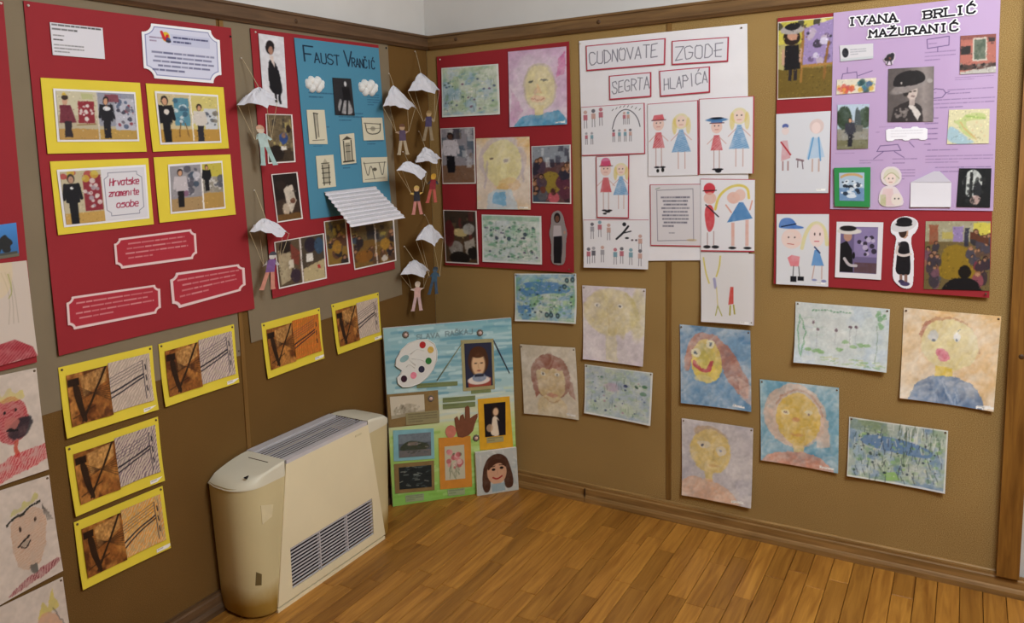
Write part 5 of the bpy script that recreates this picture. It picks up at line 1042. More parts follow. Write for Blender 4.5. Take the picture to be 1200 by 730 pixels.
def por(c):
    c.put(np.clip(1 - np.abs(c.X / c.w - .8) * 2.2, 0, 1), 'a89c98', .7).p([(.02, 1.2), (.14, .74), (.5, .6), (.74, .72), (.84, 1.2)], '2c2626', 1, .2).spots(20, (.15, .75, .45, .97), .025, ['8a807c'], .7, 3, 0).p([(.5, .66), (.6, .72), (.74, .86), (.68, .98), (.46, .72)], 'cfc6c0').r(.48, .52, .6, .7, 'b0a09a').e(.53, .44, .13, .15, 'c2b2aa').e(.4, .42, .07, .12, '2a2422')
    c.e(.5, .33, .46, .1, '8c8380', 1, .1, 2, -.35).p([(.1, .36), (.14, .16), (.36, .06), (.66, .05), (.82, .14), (.82, .28), (.46, .34)], '1c1819', 1, .1).e(.5, .45, .035, .014, '3a302c').e(.6, .44, .03, .013, '3a302c').e(.55, .53, .04, .015, '7a6560').e(.3, .28, .02, .02, 'b8b0ac').e(.92, .26, .06, .04, 'a09894')
P('e_por', '5a5250', por); 
P('e_tic', 'd3d0d4', lambda c: c.e(.17, .5, .1, .3, '222228', 1, .2).rows(.32, .3, .8, .75, 3, '8a8c98', .7, 3).r(0, .85, 1, 1, 'b8c0c4', .6), mat=M_paint, name='logo_strip')
P('e_str', 'd9d0bc', lambda c: c.spots(26, (.05, .5, .5, .9), .14, ['c8564a', 'd89a4a', 'e0b8a8', 'b04a58'], .85, 3).spots(16, (.55, .25, .97, .85), .17, ['3f7a88', '4a6a9a', 'd0a03c', '2c4a4c'], .85, 4), name='illustration')
P('e_sta', 'b4c4d4', lambda c: fig(c.r(0, .55, 1, 1, '8c8678', 1, .3).e(.22, .3, .24, .26, '2c3a28', 1, .3).e(.9, .3, .2, .24, '34422e', 1, .3).p([(.55, .5), (.58, .15), (.64, .06), (.72, .14), (.78, .5)], '4c5456').r(.5, .48, .84, .62, '6a6a64').r(0, .8, 1, 1, '6c6a48', .8, .3), .42, .95, .66, '2a2220', '3a3a44', '22222a'))
P('e_tra', 'b06a5c', lambda c: c.r(0, 0, 1, .12, '8a5048').r(.02, .28, .3, .5, '2a2422').r(.36, .08, .76, .68, 'c8beb0').r(.4, .13, .72, .64, '4f5c4c', 1, .4).r(.8, .1, .98, .2, '3a2c2a').r(0, .76, 1, .9, '3a302c', 1, .4).p([(.0, .95), (1, .84), (1, 1), (0, 1)], 'b8b4ac').spots(10, (.02, .74, .95, .88), .04, ['1c1818', '8a7a70'], .9, 3, 0))
P('e_map', 'd6cfa8', lambda c: c.p([(0, .5), (.15, .5), (.35, .7), (.6, .9), (.7, 1), (0, 1)], 'a0bcc8', 1, .1).p([(.1, .35), (.3, .3), (.5, .1), (.9, .12), (.95, .3), (.6, .32), (.42, .36), (.5, .6), (.75, .9), (.6, .86), (.34, .66), (.26, .45)], 'b8c480', .95, .3).l([(.3, .36), (.44, .6), (.7, .86)], .04, 'd0a068', .7).l([(.45, .2), (.9, .28)], .05, '8fae58', .7).spots(20, (.4, .3, .98, .9), .03, ['d8b890', 'c8c8a0', 'e0d8b0'], .6, 3))
def whi(c): c.alpha = np.maximum.reduce([c.me(.1 + .2 * i, .5 + .06 * (-1) ** i, .15, .46) for i in range(5)] + [c.mp([(.08, .12), (.92, .1), (.92, .88), (.08, .9)])]); c.rows(.12, .25, .9, .85, 3, 'c8c4cc', .6, 2)
P('e_whi', 'eceaf0', whi, mat=M_paint, name='white_cloud_label')
def bir(c):
    c.e(.55, .42, .3, .3, '1c1a1e', 1, .2).e(.72, .25, .16, .2, '26222a').l([(.4, .7), (.3, .95)], .08, '1c1a1e').l([(.6, .7), (.66, .98)], .08, '1c1a1e').e(.5, .5, .12, .1, '7a4a3c').e(.3, .55, .2, .16, '2a2226'); c.alpha = np.maximum.reduce([c.me(.55, .42, .36, .36), c.me(.72, .25, .22, .26), c.me(.48, .82, .3, .2), c.me(.28, .55, .25, .2)])
P('e_bir', 'd8c8d8', bir, name='bird_cut_out')
P('e_dar', '16181a', lambda c: c.e(.45, .4, .3, .36, 'ccd0cc', 1, .25).p([(.48, .5), (.62, .3), (.76, .48), (.74, .7), (.5, .7)], '26282c').r(.16, 0, .26, 1, '121416', .9).r(.36, .1, .46, 1, '1a1c1c', .9).e(.56, .82, .16, .12, 'd0b0a8', .9, .2).l([(.8, 0), (.7, 1)], .03, '101214').spots(26, (0, 0, 1, 1), .04, ['0e1012', '2a2c2c'], .8, 3))
def gir(c):
    c.e(.55, .25, .3, .2, 'c4c8a0', .6, .3).e(.52, .3, .2, .15, 'e4d0c8').l([(.25, .3), (.55, .12), (.85, .3)], .02, 'a8a880').p([(.1, .98), (.25, .55), (.6, .55), (.7, .98)], 'd8b8b8', .8, .4).r(.12, .7, .34, .98, 'a8b878', .6, .4).e(.74, .82, .2, .15, 'e0d4cc').e(.68, .8, .03, .02, '444').e(.82, .8, .03, .02, '444').e(.45, .3, .025, .02, '555').e(.6, .3, .025, .02, '555').l([(.46, .39), (.58, .39)], .015, 'a87068')
    c.alpha = np.maximum.reduce([c.me(.53, .24, .4, .25), c.mp([(0, 1), (.12, .5), (.66, .46), (.86, .64), (1, .8), (.98, 1)])])
P('e_gir', 'dcd0d4', gir, mat=M_paint, name='pencil_cut_out')
# the small green booklet, the envelope
q = Q['e_boo']; bk = MB().prism([R_(a, z, .012 + float(DRAPE(a, z))) for a, z in q], (0, -.009, 0)).build('green_booklet', flat('green_card_cover', '2f8a4c', .5, .06, 10), LP)
c = Cv(60, 62, 'a8bcd0', 3); c.r(0, .55, 1, 1, '6a8cb4', 1, .3).l([(.1, .16), (.3, .07), (.7, .07), (.9, .16)], .09, 'c89a5c', .9, .2).spots(30, (.12, .3, .9, .78), .05, ['1c2430', 'e4e8ec', '2c3848', 'd0dae4'], .9, 4, .1, 1.4).e(.5, .84, .2, .07, 'd8e0e8', .9)
sheet('cover_print', sub(q, .14, .13, .84, .85), R_, .0220, M_photo, bk, c, thick=.0006)
q = Q['e_env']; ev = sheet('envelope', q, R_, .0150, flat('white_envelope', 'dcd9e0', .8, .03, 9), LP, None, .004, .003, n=(6, 6))
f_ = Q['e_fla']; MB().prism([R_(*f_[3], .0185), R_(*f_[2], .0185), R_(*qpt(f_, .72, .0), .0195), R_(*qpt(f_, .58, .0), .0195)], (0, -.0008, 0)).build('envelope_flap', flat('envelope_inner', 'c8c4d0', .8, .03, 9), LP)
def e1(c):
    c.r(0, 0, 1, .3, 'c8bc50', 1, .2).r(0, .62, 1, 1, '6e5a26', 1, .15).spots(8, (0, 0, 1, .14), .05, ['2c2c30', 'e0d8a0', '6a7a4a'], .8, 3, 0).r(.0, .3, .3, .62, 'b0a46c').p([(.44, .12), (1, .02), (1, .58), (.46, .58)], '9a86b4').spots(16, (.52, .14, .96, .55), .035, ['3a3440', 'd0c8dc', '6a5878', 'b8a8b8'], .9, 4, 0).l([(.46, .1), (.42, .78)], .03, '9a7038').l([(.9, .3), (.84, .76)], .03, '8a6030').l([(.42, .6), (1, .58)], .03, 'a87c40')
    c.p([(.14, .32), (.38, .32), (.42, .62), (.12, .62)], '1a181c').e(.26, .22, .15, .1, '2a1e1a').e(.27, .2, .09, .06, 'c09078').e(.26, .12, .22, .06, 'a8a09c').e(.27, .08, .14, .05, '1c1a1e').r(.2, .62, .26, .76, '2a2428').r(.29, .62, .35, .76, '2a2428').r(.08, .36, .13, .56, 'c09880').r(.4, .36, .44, .54, 'c09880')
pic('e1', '8a7a44', e1, PE, .0085, 3, border=1.6, side='R')
c = canvas('e2', 'd3d4da', 1.7, 4); c.e(.18, .16, .06, .03, '4a5a9c', .9).e(.18, .22, .07, .05, 'e0ccc8', .8).p([(.12, .34), (.22, .34), (.28, .56), (.1, .6)], 'c87a80', .6, .4).l([(.1, .36), (.28, .52)], .02, 'b0343c').r(.12, .6, .15, .72, 'a88').r(.22, .6, .25, .72, 'a88').e(.76, .18, .13, .09, 'd8a898', .5, .3).e(.75, .2, .08, .07, 'e4d0cc').p([(.66, .32), (.82, .32), (.92, .56), (.58, .58)], '8fb8dc', .6, .4).l([(.7, .32), (.62, .58)], .02, '6a9cc8').l([(.8, .32), (.84, .6)], .02, '6a9cc8').r(.68, .58, .71, .74, 'c0a8a0').r(.8, .58, .83, .74, 'c0a8a0').l([(.4, .58), (.52, .6)], .025, '8a7078').l([(.42, .6), (.42, .68)], .012, '6a5860').l([(.5, .6), (.52, .7)], .012, '6a5860'); tag_(c, .78, .95)
sheet('crayon_drawing', Q['e2'], R_, .0085, M_paint, PE, c, .003)
c = canvas('e3', 'd6d7dc', 1.7, 5); c.p([(.04, .16), (.1, .06), (.28, .05), (.38, .12), (.38, .16), (.54, .18), (.52, .21), (.06, .21)], '3f6cb8', .9, .2).l([(.1, .18), (.38, .14)], .016, '1c2440').e(.3, .35, .2, .14, 'e8c8bc', .8, .3).l([(.5, .48), (.56, .28), (.68, .14), (.82, .12), (.94, .22), (.97, .42)], .05, 'd8cc80', .7, .3).e(.78, .3, .14, .16, 'ecd0c8', .8, .2).p([(.22, .62), (.3, .58), (.46, .6), (.44, .74), (.28, .74)], 'd86a74', .8, .3).l([(.34, .74), (.33, .9)], .012, '555').l([(.44, .74), (.46, .9)], .012, '555').r(.28, .88, .4, .96, '1c1c22').r(.42, .88, .54, .94, '1c1c22').p([(.74, .5), (.82, .5), (.92, .72), (.68, .72)], '4a84c4', .9, .2).l([(.74, .46), (.84, .54)], .02, '2a3a6a').l([(.74, .72), (.7, .9)], .014, 'c0a098').l([(.88, .72), (.88, .9)], .014, 'c0a098').e(.74, .92, .05, .015, '8a90b8').e(.92, .93, .05, .02, '8a90b8').e(.24, .33, .015, .012, '544').e(.36, .33, .015, .012, '544').e(.74, .28, .014, .02, '544').e(.84, .28, .014, .02, '544').l([(.22, .42), (.34, .43)], .012, 'c07068').l([(.74, .38), (.82, .38)], .012, 'c04858'); tag_(c, .78, .95)
sheet('crayon_drawing', Q['e3'], R_, .0085, M_paint, PE, c, .004)
c = canvas('e4', 'dedce2', 1.7, 6); c.r(.1, .09, .9, .91, '6a5e84').r(.4, .1, .9, .62, '8a7ca8', 1, .2).spots(14, (.5, .15, .88, .6), .04, ['2c2634', 'b8acc8', '4a3c58'], .9, 3, 0).r(.42, .72, .9, .9, '5a4248', 1, .3).p([(.1, .9), (.1, .4), (.24, .34), (.36, .5), (.4, .9)], '17161b').l([(.2, .66), (.3, .78), (.46, .78)], .05, 'b8b0b4').e(.26, .26, .09, .09, 'b08878').e(.28, .17, .26, .055, 'd0ccc8').e(.26, .12, .18, .05, '1e1c20').e(.4, .6, .03, .06, '141318')
sheet('photo_print', Q['e4'], R_, .0085, M_photo, PE, c, .004)
c = canvas('e5', 'e6e4ea', 2.2, 7); c.p([(.3, .36), (.64, .34), (.7, .46), (.74, .78), (.6, .82), (.2, .8), (.26, .6)], '151419', 1, .05).r(.3, .36, .4, .42, '5a4a48', .6).e(.52, .22, .13, .09, 'c09a80').e(.46, .2, .14, .1, '3a2820').l([(.3, .42), (.24, .52), (.5, .55), (.72, .52)], .035, 'd0c4c0').e(.5, .13, .44, .085, 'cfcccf', 1, 0, 1, -.25).e(.52, .08, .26, .06, '17151a').e(.5, .12, .28, .03, '1c1a1e').r(.36, .8, .45, .9, '8a6a60').r(.52, .8, .62, .94, '8a6a60').e(.54, .93, .16, .03, '4a4064').e(.42, .9, .1, .025, '3a3450').e(.58, .23, .015, .012, '2a2020').l([(.58, .27), (.64, .27)], .008, '8a4a44')
c.alpha = c.mp([(.04, .16), (.12, .07), (.34, .02), (.6, 0), (.9, .04), (1, .12), (.9, .22), (.74, .27), (.74, .4), (.84, .52), (.82, .7), (.82, .84), (.78, .98), (.5, 1), (.2, .92), (.1, .82), (.16, .56), (.2, .4), (.26, .28), (.06, .24)]); sheet('cut_out_photo', Q['e5'], R_, .0105, M_photo, PE, c)
def e6(c):
    c.r(0, 0, 1, .3, 'a8a48c', 1, .3).r(.74, .02, 1, .2, 'c8bc50').p([(.3, .36), (.66, .34), (.86, .7), (.8, .86), (.2, .86), (.24, .6)], '8a6f20', 1, .1).r(.44, .08, .6, .3, '8f7ca8').r(.06, .06, .2, .34, '8a4a34', 1, .3).r(.26, .16, .44, .26, 'b0a050', .8)
    crowd(c, 3, 16, (.0, .3, .24, .85), ['3a343c', '6a4a5a', '4a5058', '8a5a4a'], .085); crowd(c, 4, 18, (.66, .14, .98, .6), ['2a2830', '7a3040', '44404c', '5a4438'], .08); c.r(.62, .1, .68, .36, '2a2a3c', .9).p([(.7, .16), (.98, .26), (.98, .34), (.7, .26)], '5a3424'); crowd(c, 5, 6, (.8, .55, .96, .8), ['3a2c34', '8a4a54'], .1)
    c.p([(.18, 1.25), (.32, .9), (.5, .83), (.72, .83), (.86, .92), (.98, 1.25)], '141216').e(.63, .74, .1, .1, '17120f')
pic('e6', '6a5a38', e6, PE, .0085, 4, side='R')

DRAPE = None
# -- watercolours pinned straight on the right wall
def w1(): 
    c = pond('w1', '9fb8ae', 31, ['3f7ab0', '2c66a4', '6fa4c0'], ['5a9a58', '86b06c', '7ea48c'], ['1c2c3c', '2a3c2c'], .7); c.p([(.08, .2), (.5, .16), (.92, .24), (.9, .42), (.5, .4), (.3, .5), (.1, .46)], '2f62a8', .85, .3).p([(.05, .68), (.25, .66), (.28, .82), (.06, .84)], '2f62a8', .8, .3)
    pond_marks(c, 31, ['4a8a48', '86b06c', '5a9078', 'a8c890'], ['1c2c3c', '2a3c2c', 'c8d8c0'], 1.2)
    for x, y in ((.86, .14), (.95, .13), (.53, .86), (.6, .86), (.71, .87), (.82, .27)): c.e(x, y, .035, .055, '1c2a34', .85).e(x, y, .015, .02, '5a8a8a', .8)
    return c
def w2():
    c = canvas('w2', 'cbbfc6', 1.25, 32, .015); c.wash('c0acc8', 3, .5, .6, 3, .2).e(.46, .34, .44, .31, 'cdbd80', .95, .35, 3).e(.9, .35, .12, .34, 'c9bb74', .7, .4, 3).l([(.7, .1), (.88, .25), (.9, .5)], .05, 'b8a860', .6, .3).p([(.38, .62), (.56, .62), (.6, .98), (.4, .98)], 'cfc392', .8, .4).e(.5, .45, .09, .22, 'b9a568', .5, .4).e(.66, .5, .06, .18, 'bfae70', .5, .4).l([(.4, .3), (.44, .62)], .02, 'b5a068', .6)
    for x in (.25, .62): c.e(x, .25, .045, .03, 'e4e0d4', .8).e(x, .255, .016, .014, '4a4a50')
    return c.grain(.07)
def w3():
    c = canvas('w3', 'c9bda6', 1.25, 33, .012); c.e(.53, .44, .36, .33, '7c4434', .9, .2).e(.53, .5, .265, .29, 'cbb078', 1, .25).p([(.28, .2), (.5, .15), (.72, .24), (.76, .36), (.6, .3), (.52, .36), (.44, .3), (.3, .38)], '84483a', 1, .2).e(.53, .9, .28, .2, 'cbb585', .9, .3).p([(.18, .5), (.28, .4), (.3, .7), (.24, .75)], '84483a', .9, .2).p([(.8, .42), (.92, .5), (.96, .74), (.84, .66)], '8a5448', .8, .4)
    c.e(.42, .4, .045, .022, 'dcd8cc').e(.66, .4, .045, .022, 'dcd8cc').e(.42, .4, .016, .014, '4a4030').e(.66, .4, .016, .014, '4a4030').e(.54, .7, .11, .025, 'b5705c', .8).l([(.54, .42), (.5, .56), (.58, .57)], .014, 'a88a58', .7).l([(.4, .75), (.54, .81), (.68, .76)], .02, 'a87a50', .6); return tag_(c.grain(.06), .78, .94)
def w4(): return pond_marks(pond('w4', 'a9bab2', 34, ['8aa4c0', '9cb4c4', '7f98b8'], ['9cb890', 'b0c0a0', '86a894'], [], .55).e(.42, .4, .12, .09, 'b08aa8', .6, .5, 3), 34, ['7fa088', '9cb890'], ['3a4470', '2f5a48', 'a07a90', '2a3a5a'], .8).e(.62, .34, .03, .03, '2c3458').e(.78, .33, .03, .025, '26402f', .9, 0, 1, .6).e(.9, .3, .04, .03, '2f5a3c', .9).e(.88, .44, .05, .04, '3f6a4c', .7)
def w5():
    c = canvas('w5', '5f86ac', 1.25, 35, .014); c.wash('3f6a9a', 4, .45, .8, 5, .15).wash('a8bccb', 4, .6, .6, 6, .12).r(0, .68, 1, 1, '4a78a8', .6, .5)
    c.p([(.04, .6), (.08, .3), (.2, .12), (.42, .07), (.6, .15), (.78, .32), (.98, .65), (.98, .88), (.8, .8), (.62, .55), (.5, .25), (.3, .2), (.18, .4), (.14, .6)], 'a05a44', .95, .3).p([(.82, .6), (1, .7), (1, .92), (.86, .85)], 'c8a090', .7, .4)
    c.e(.39, .44, .22, .27, 'd3b648', 1, .3).e(.36, .4, .07, .09, 'b8a848', .7).e(.24, .35, .06, .05, 'dcd3a8').e(.44, .22, .06, .05, 'dcd3a8').e(.24, .35, .025, .022, '3a4a5a').e(.44, .22, .025, .022, '3a4a5a').l([(.22, .47), (.3, .56), (.4, .56), (.46, .46)], .05, 'a83c40').e(.36, .66, .14, .04, 'd8c880', .7, .3); return tag_(c.grain(.06), .74, .955)
def w6():
    c = canvas('w6', 'b9b2b8', 1.25, 36, .014); c.wash('9c98a8', 4, .5, .7, 7, .15).wash('cbc4c6', 5, .6, .6, 8, .12).e(.42, .16, .24, .1, 'a8845c', .8, .3, 2, .2).e(.42, .38, .29, .28, 'd2b465', 1, .25, 2, .25).p([(.34, .62), (.46, .62), (.44, .78), (.36, .78)], 'd2b468').p([(-.1, 1.25), (.0, .76), (.3, .73), (.5, .76), (.78, .86), (1.0, 1.25)], 'd59a74', .9, .35).e(.32, .3, .09, .05, 'd2c8b8', .8, .3).e(.58, .36, .07, .06, 'd2c8b8', .8, .3).e(.3, .31, .02, .018, '3a3a4a').e(.57, .36, .016, .014, '6a7a9a').l([(.48, .36), (.44, .48), (.5, .5)], .016, 'b89048', .7).e(.46, .55, .09, .02, 'c89a5a', .7); return tag_(c.grain(.06), .74, .95)
def w7():
    c = canvas('w7', '5f97b4', 1.25, 37, .014); c.wash('3c7ca4', 4, .48, .8, 9, .15).wash('9cc0cc', 5, .62, .6, 4, .1).e(.45, .4, .4, .38, 'c9a48c', .95, .3).p([(.7, .3), (.88, .4), (.9, .72), (.74, .76)], 'cfae98', .9, .3).e(.5, .44, .285, .31, 'd0a63c', 1, .2).l([(.22, .28), (.36, .12), (.56, .08), (.74, .18), (.8, .36)], .025, 'a06a50', .7).p([(.42, .7), (.58, .72), (.57, .84), (.43, .84)], 'd2b060', .9, .2).p([(-.12, 1.25), (.05, .9), (.4, .84), (.66, .82), (.88, .9), (1.12, 1.25)], 'c2765c', .95, .25).e(.34, .36, .045, .03, 'd8c890').e(.64, .34, .045, .03, 'd8c890').e(.34, .36, .018, .014, '6a4a3a').e(.64, .36, .018, .014, '6a4a3a').e(.46, .44, .05, .025, 'c07a4c', .8).e(.48, .62, .09, .02, 'c8804c', .6).e(.34, .6, .03, .1, 'd8b864', .7); return tag_(c.grain(.06), .78, .96)
def w8():
    c = canvas('w8', 'b9c6c6', 1.25, 38, .008); c.wash('a4b8cc', 4, .5, .6, 3, .15).wash('cdd4d2', 5, .55, .6, 4, .12).strokes(40, (.02, .04, .98, .98), .16, .012, ['a8c0c4', '8fb09c', 'c8d4d0'], .5, 5, 0, .3)
    for i in range(13): c.e(.2 + i * .033, .12 + .008 * math.sin(i), .013, .012, '3f7a50', .8)
    for x, y in ((.16, .76), (.24, .78), (.3, .8), (.5, .72), (.56, .6), (.64, .66), (.72, .62), (.78, .62)): c.e(x, y, .04, .03, '6a9c58', .85, .2)
    for x, y, h in ((.25, .43, .3), (.21, .32, .05), (.45, .42, .25), (.6, .34, .3), (.67, .34, .28)): c.l([(x, y), (x, y + h)], .008, '6a6a70', .7).e(x, y, .018, .026, '4a3440', .9)
    c.l([(.06, .2), (.03, .5), (.08, .9), (.12, .5), (.06, .2)], .02, '4a8a5c', .8).spots(8, (.86, .08, .98, .3), .03, ['3f7a48', '5a9058'], .85, 4).l([(.88, .3), (.9, .6), (.88, .92)], .012, '5a7a5c', .7).strokes(30, (.3, .86, .95, .97), .08, .016, ['8fb070', 'b0b878', '6a9c60'], .7, 4, 0, .5); return c.grain(.04)
def w9():
    c = canvas('w9', 'dbae74', 1.2, 39, .012); c.wash('d99a4c', 3, .48, .7, 3, .2).wash('dcc4a4', 3, .55, .8, 6, .15).p([(.0, .0), (.2, .0), (.16, 1), (0, 1)], 'd8c4a8', .5, .4)
    c.l([(.2, .3), (.26, .14), (.42, .06), (.6, .08), (.74, .2), (.8, .4)], .035, 'a06848', .7, .2).p([(.17, .28), (.24, .12), (.3, .12), (.24, .3)], '96503a', .9, .2).e(.5, .36, .3, .28, 'd8c684', 1, .25, 2).e(.33, .28, .055, .06, 'bcc0c8', .9, .2).e(.58, .27, .04, .05, 'e0e0dc').e(.33, .33, .02, .015, '4a5260').e(.58, .3, .016, .015, '4a5a6a').l([(.58, .21), (.6, .18)], .01, '5a5a5a').e(.44, .48, .075, .068, 'd06a78', 1, 0, 1, .5).e(.44, .48, .05, .04, 'c04a60', .9, 0, 1, .5).r(.37, .6, .55, .74, 'd4ae2c', 1, .15)
    c.p([(.06, 1.25), (.13, .84), (.30, .72), (.56, .69), (.74, .73), (.88, .86), (.95, 1.25)], '44618e', 1, .2).strokes(14, (.2, .76, .8, .95), .12, .02, ['6a84ac', '8fa4c0', '344e78'], .6, 3, 1.2, .8); return tag_(c.grain(.05), .82, .965)
def w10():
    c = pond('w10', '8fa49a', 40, ['4a6ea0', '5a80a8', '7c9cb8'], ['6a8c60', '8aa47c', '5a7a68'], ['2a3440', '3a4a3c', 'c0c8b0'], .7); c.p([(.12, .24), (.5, .24), (.88, .36), (.86, .52), (.5, .5), (.14, .44)], '3f64a0', .85, .3).r(0, 0, .4, .2, '5a6e4c', .6, .5).p([(.38, .86), (.5, .82), (.56, .94), (.42, .97)], '7ab04c', .9, .3); pond_marks(c, 40, ['5a8458', '8aac7c', '7ab04c'], ['1c2430', '2a3a2c', 'c0c8b0'], 1.3); return c.strokes(90, (.03, .08, .97, .92), .09, .014, ['202c3a', '2a3c30', 'd4dcd0', '2c2c34'], .7, 6, 1.5, .9).strokes(40, (.45, .0, .95, .25), .12, .014, ['e0e4d8', '3a4a34'], .7, 8, 1.6, .4)
WC = {'w1': (w1, 'pond_painting', 'dark blue and green pond watercolour just under the corner red poster'), 'w2': (w2, 'portrait_painting', 'pale watercolour of a wide yellow face on lilac paper'), 'w3': (w3, 'portrait_painting', 'watercolour of a face framed by red-brown hair beside the collage board'),
      'w4': (w4, 'pond_painting', 'pale blue-green pond watercolour below the wide yellow face'), 'w5': (w5, 'portrait_painting', 'watercolour of a grinning face with long red hair on blue'), 'w6': (w6, 'portrait_painting', 'watercolour of a tilted yellow face on grey above the baseboard'),
      'w7': (w7, 'portrait_painting', 'watercolour of an orange-yellow round face on bright blue'), 'w8': (w8, 'pond_painting', 'pale green pond watercolour with reeds below the red poster at right'), 'w9': (w9, 'portrait_painting', 'watercolour of a face with pink open mouth and blue shirt on orange'), 'w10': (w10, 'pond_painting', 'dark blue pond watercolour with lilies, lowest at the right of the wall')}
CURL = {'w1': .012, 'w2': .012, 'w3': .008, 'w4': .012, 'w5': .012, 'w6': .016, 'w7': .010, 'w8': .022, 'w9': .012, 'w10': .014}
for j, (k, (fn, nm, lab)) in enumerate(WC.items()):
    T = thing(nm, lab, 'painting', R_(*qpt(Q[k], .5, 1), 0), 'watercolours pinned on the right wall')
    c = fn()
    if nm != 'pond_painting' or k == 'w8': c.aq(.62 if k != 'w8' else .35)
    c.lift(.72); sheet('sheet', Q[k], R_, .004, M_paint, T, c, CURL[k], wave=.004, seed=j)
    pin(T, Q[k], .025, .03, 'R', .0065); pin(T, Q[k], .975, .03, 'R', .0065)

# ------------------------------------------------------------------ paper parachutes with dolls
M_para = flat('crumpled_white_paper', 'd4d4dc', .85, .06, 25, .5); M_cord = flat('cream_string', 'b8a888', .9, .1, 90)
DM = {}
def dm(col):
    if col not in DM: DM[col] = flat('doll_' + col, col, .85, .12, 60)
    return DM[col]
def parachute(label, xw, pinp, apex, lft, rgt, frt, head, feet, arms, cols, out=.05, tilt=0.0):
    """all points (along the left wall, height); xw is the distance off that wall"""
    A = Vector((xw, *apex)); Lc = Vector((xw, *lft)); Rc = Vector((xw, *rgt)); mid = (Lc + Rc) / 2
    Fc = Vector((xw + out, *frt)); Bc = Vector((max(.012, xw - out), mid.y, mid.z + .006))
    T = thing('paper_parachute', label, 'parachute', tuple(Vector((xw, (head[0] + feet[0]) / 2, feet[1]))), 'paper parachutes with dolls')
    # canopy: four creased gores between apex and corners
    g = random.Random(int(abs(apex[0] * 1000))); n = 6; V = [A]; F = []; cor = [Lc, Fc, Rc, Bc]; rows = []
    for i in range(1, n + 1):
        row = []
        for k in range(4):
            for j in range(n):
                e = cor[k].lerp(cor[(k + 1) % 4], j / n); sag = math.sin(j / n * math.pi) * .010
                p = A.lerp(e, (i / n)); p.z += math.sin(i / n * math.pi) * .005 + sag * (i / n); p += Vector((g.uniform(-1, 1), g.uniform(-1, 1), g.uniform(-1, 1))) * .0038
                row.append(p)
        rows.append(row)
    m = 4 * n
    for r_ in rows: V += r_
    for k in range(m): F.append((0, 1 + k, 1 + (k + 1) % m))
    for i in range(n - 1):
        for k in range(m): F.append((1 + i * m + k, 1 + (i + 1) * m + k, 1 + (i + 1) * m + (k + 1) % m, 1 + i * m + (k + 1) % m))
    can = mesh_obj('canopy', [tuple(v) for v in V], F, M_para, T)
    P0 = Vector((.0105, *pinp)); MB().tube([P0, P0.lerp(A, .5) + Vector((0, .002, -.002)), A], .0013, 5).build('hanging_cord', M_cord, T)
    MB().dome(tuple(P0 - Vector((.004, 0, 0))), (1, 0, 0), .003, .004, 8, 2).build('pin', M_pinw, T, True)
    # doll: flat card figure
    H = Vector((xw, *head)); Ft = Vector((xw, *feet)); hgt = H.z - Ft.z; s_ = hgt / .17; ax = (H - Ft).normalized(); sd = Vector((.62, .78, 0)); fw = Vector((.78, -.62, 0)); th_ = .003
    def solid(pts, name, col, par): return MB().prism([tuple(H + sd * a * s_ - ax * b * s_ + Vector((dx, 0, 0))) for a, b in pts for dx in (0,)], tuple(fw * th_)).build(name, dm(col), par)
    body = solid([(-.010, .022), (.010, .022), (.022, .030), (.020, .060), (.021, .086), (-.021, .086), (-.020, .060), (-.022, .030)], 'torso', cols[1], T)
    hd = solid([(.017 * math.cos(k / 12 * 6.283), .006 + .019 * math.sin(k / 12 * 6.283)) for k in range(12)], 'head', cols[0], body)
    solid([(.018 * math.cos(-k / 8 * 3.1416), .003 + .018 * math.sin(-k / 8 * 3.1416)) for k in range(9)], 'hair', cols[4], body).location += fw * .0012
    for k, sg in enumerate((-1, 1)):
        ta, tb = arms[k]; solid([(sg * .016, .030), (sg * .022, .030), (ta + .006, tb), (ta - .006, tb + .006), (sg * .018, .046)], 'arm', cols[2], body)
        solid([(sg * .002, .086), (sg * .021, .086), (sg * .034, .158), (sg * .040, .170), (sg * .016, .172), (sg * .014, .156)], 'leg', cols[3], body)
        hnd = H + sd * ta * s_ - ax * tb * s_ + Vector((.0015, 0, 0))
        for c_ in ((Lc, Bc) if sg < 0 else (Rc, Fc)): MB().tube([c_, c_.lerp(hnd, .5), hnd], .0009, 4).build('cord', M_cord, T)
    return T
DN = (((-.036), .052), ((.036), .052)); UPA = ((-.040, .030), (.040, .030))
parachute('paper parachute with a pale blue-white doll hanging left of the blue page, upper one', 0.07, (-1.113,1.822), (-1.104,1.724), (-1.199,1.661), (-1.021,1.685), (-1.122,1.654), (-1.110,1.590), (-1.076,1.463), arms=DN, cols=('d8c8b4','b8d0d0','c0d6d4','a8c8c8','cfa890'))
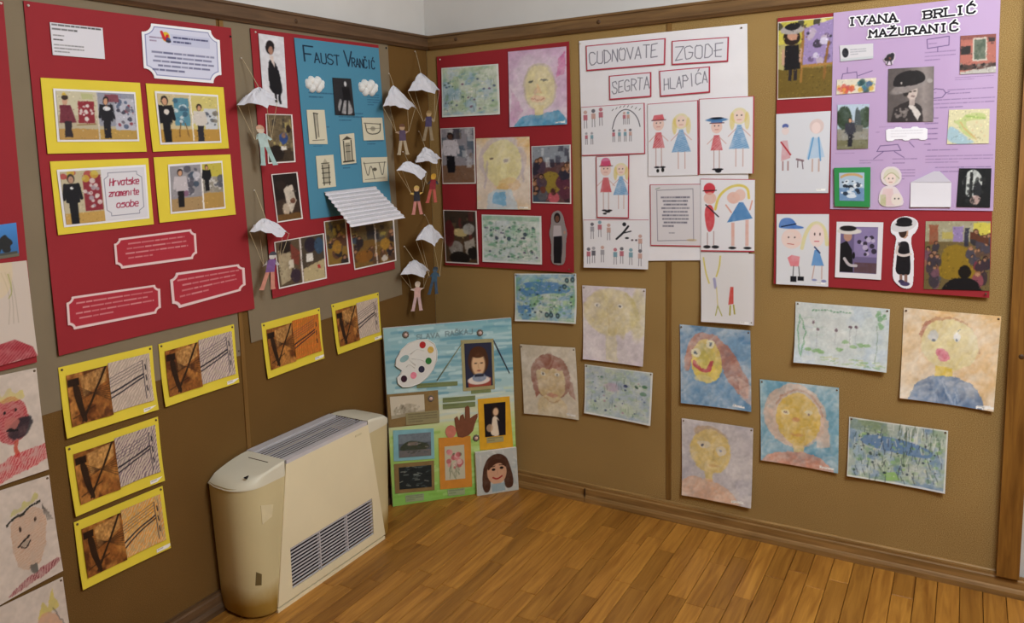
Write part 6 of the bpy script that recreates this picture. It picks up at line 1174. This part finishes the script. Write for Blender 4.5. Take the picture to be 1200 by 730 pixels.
parachute('paper parachute with a doll in rainbow shirt hanging beside the red poster, lower left one', 0.07, (-1.092,1.383), (-1.110,1.290), (-1.186,1.254), (-1.001,1.229), (-1.088,1.221), (-1.087,1.165), (-1.123,1.045), arms=DN, cols=('c8c4c0','7a5a90','b8b4b4','c88a78','4a4a54'))
parachute('white paper parachute with a small purple-shirted doll, topmost left of the corner', 0.07, (-0.298,1.820), (-0.355,1.765), (-0.431,1.677), (-0.205,1.678), (-0.332,1.662), (-0.307,1.600), (-0.306,1.484), arms=UPA, cols=('b89878','5a4a60','a88c74','b0a088','6a4a3c'))
parachute('grey-shaded paper parachute with a beige doll hanging highest in the corner', 0.09, (-0.101,1.926), (-0.184,1.824), (-0.281,1.741), (-0.044,1.758), (-0.158,1.730), (-0.134,1.658), (-0.149,1.539), arms=DN, cols=('b0946c','4a4060','a08c70','8c7c64','8a7048'))
parachute('white paper parachute with a yellow-sleeved doll, middle of the corner cluster', 0.16, (-0.220,1.495), (-0.400,1.457), (-0.477,1.423), (-0.268,1.406), (-0.376,1.378), (-0.348,1.348), (-0.349,1.240), arms=UPA, cols=('d0a878','2c2c34','d0b060','c08078','c8a860'))
parachute('small grey paper parachute with a red-shirted doll in the corner', 0.09, (-0.095,1.582), (-0.172,1.513), (-0.253,1.447), (-0.042,1.455), (-0.164,1.437), (-0.116,1.387), (-0.140,1.270), arms=DN, cols=('cfa040','8a2c34','3c4048','b85a50','c89838'))
parachute('white paper parachute with a blue doll hanging low in the corner', 0.12, (-0.075,1.211), (-0.205,1.184), (-0.309,1.129), (-0.100,1.115), (-0.250,1.097), (-0.172,0.987), (-0.199,0.877), arms=DN, cols=('4a5a68','3c5468','40586c','3a4c60','3a4450'))
parachute('lowest paper parachute, with a pale pink doll with spread legs left of the corner', 0.06, (-0.238,1.088), (-0.244,1.033), (-0.347,0.983), (-0.126,0.969), (-0.249,0.958), (-0.224,0.927), (-0.237,0.809), arms=UPA, cols=('d8c8b8','d0a8a0','d4c0b4','c8a8a8','cfc0b0'))
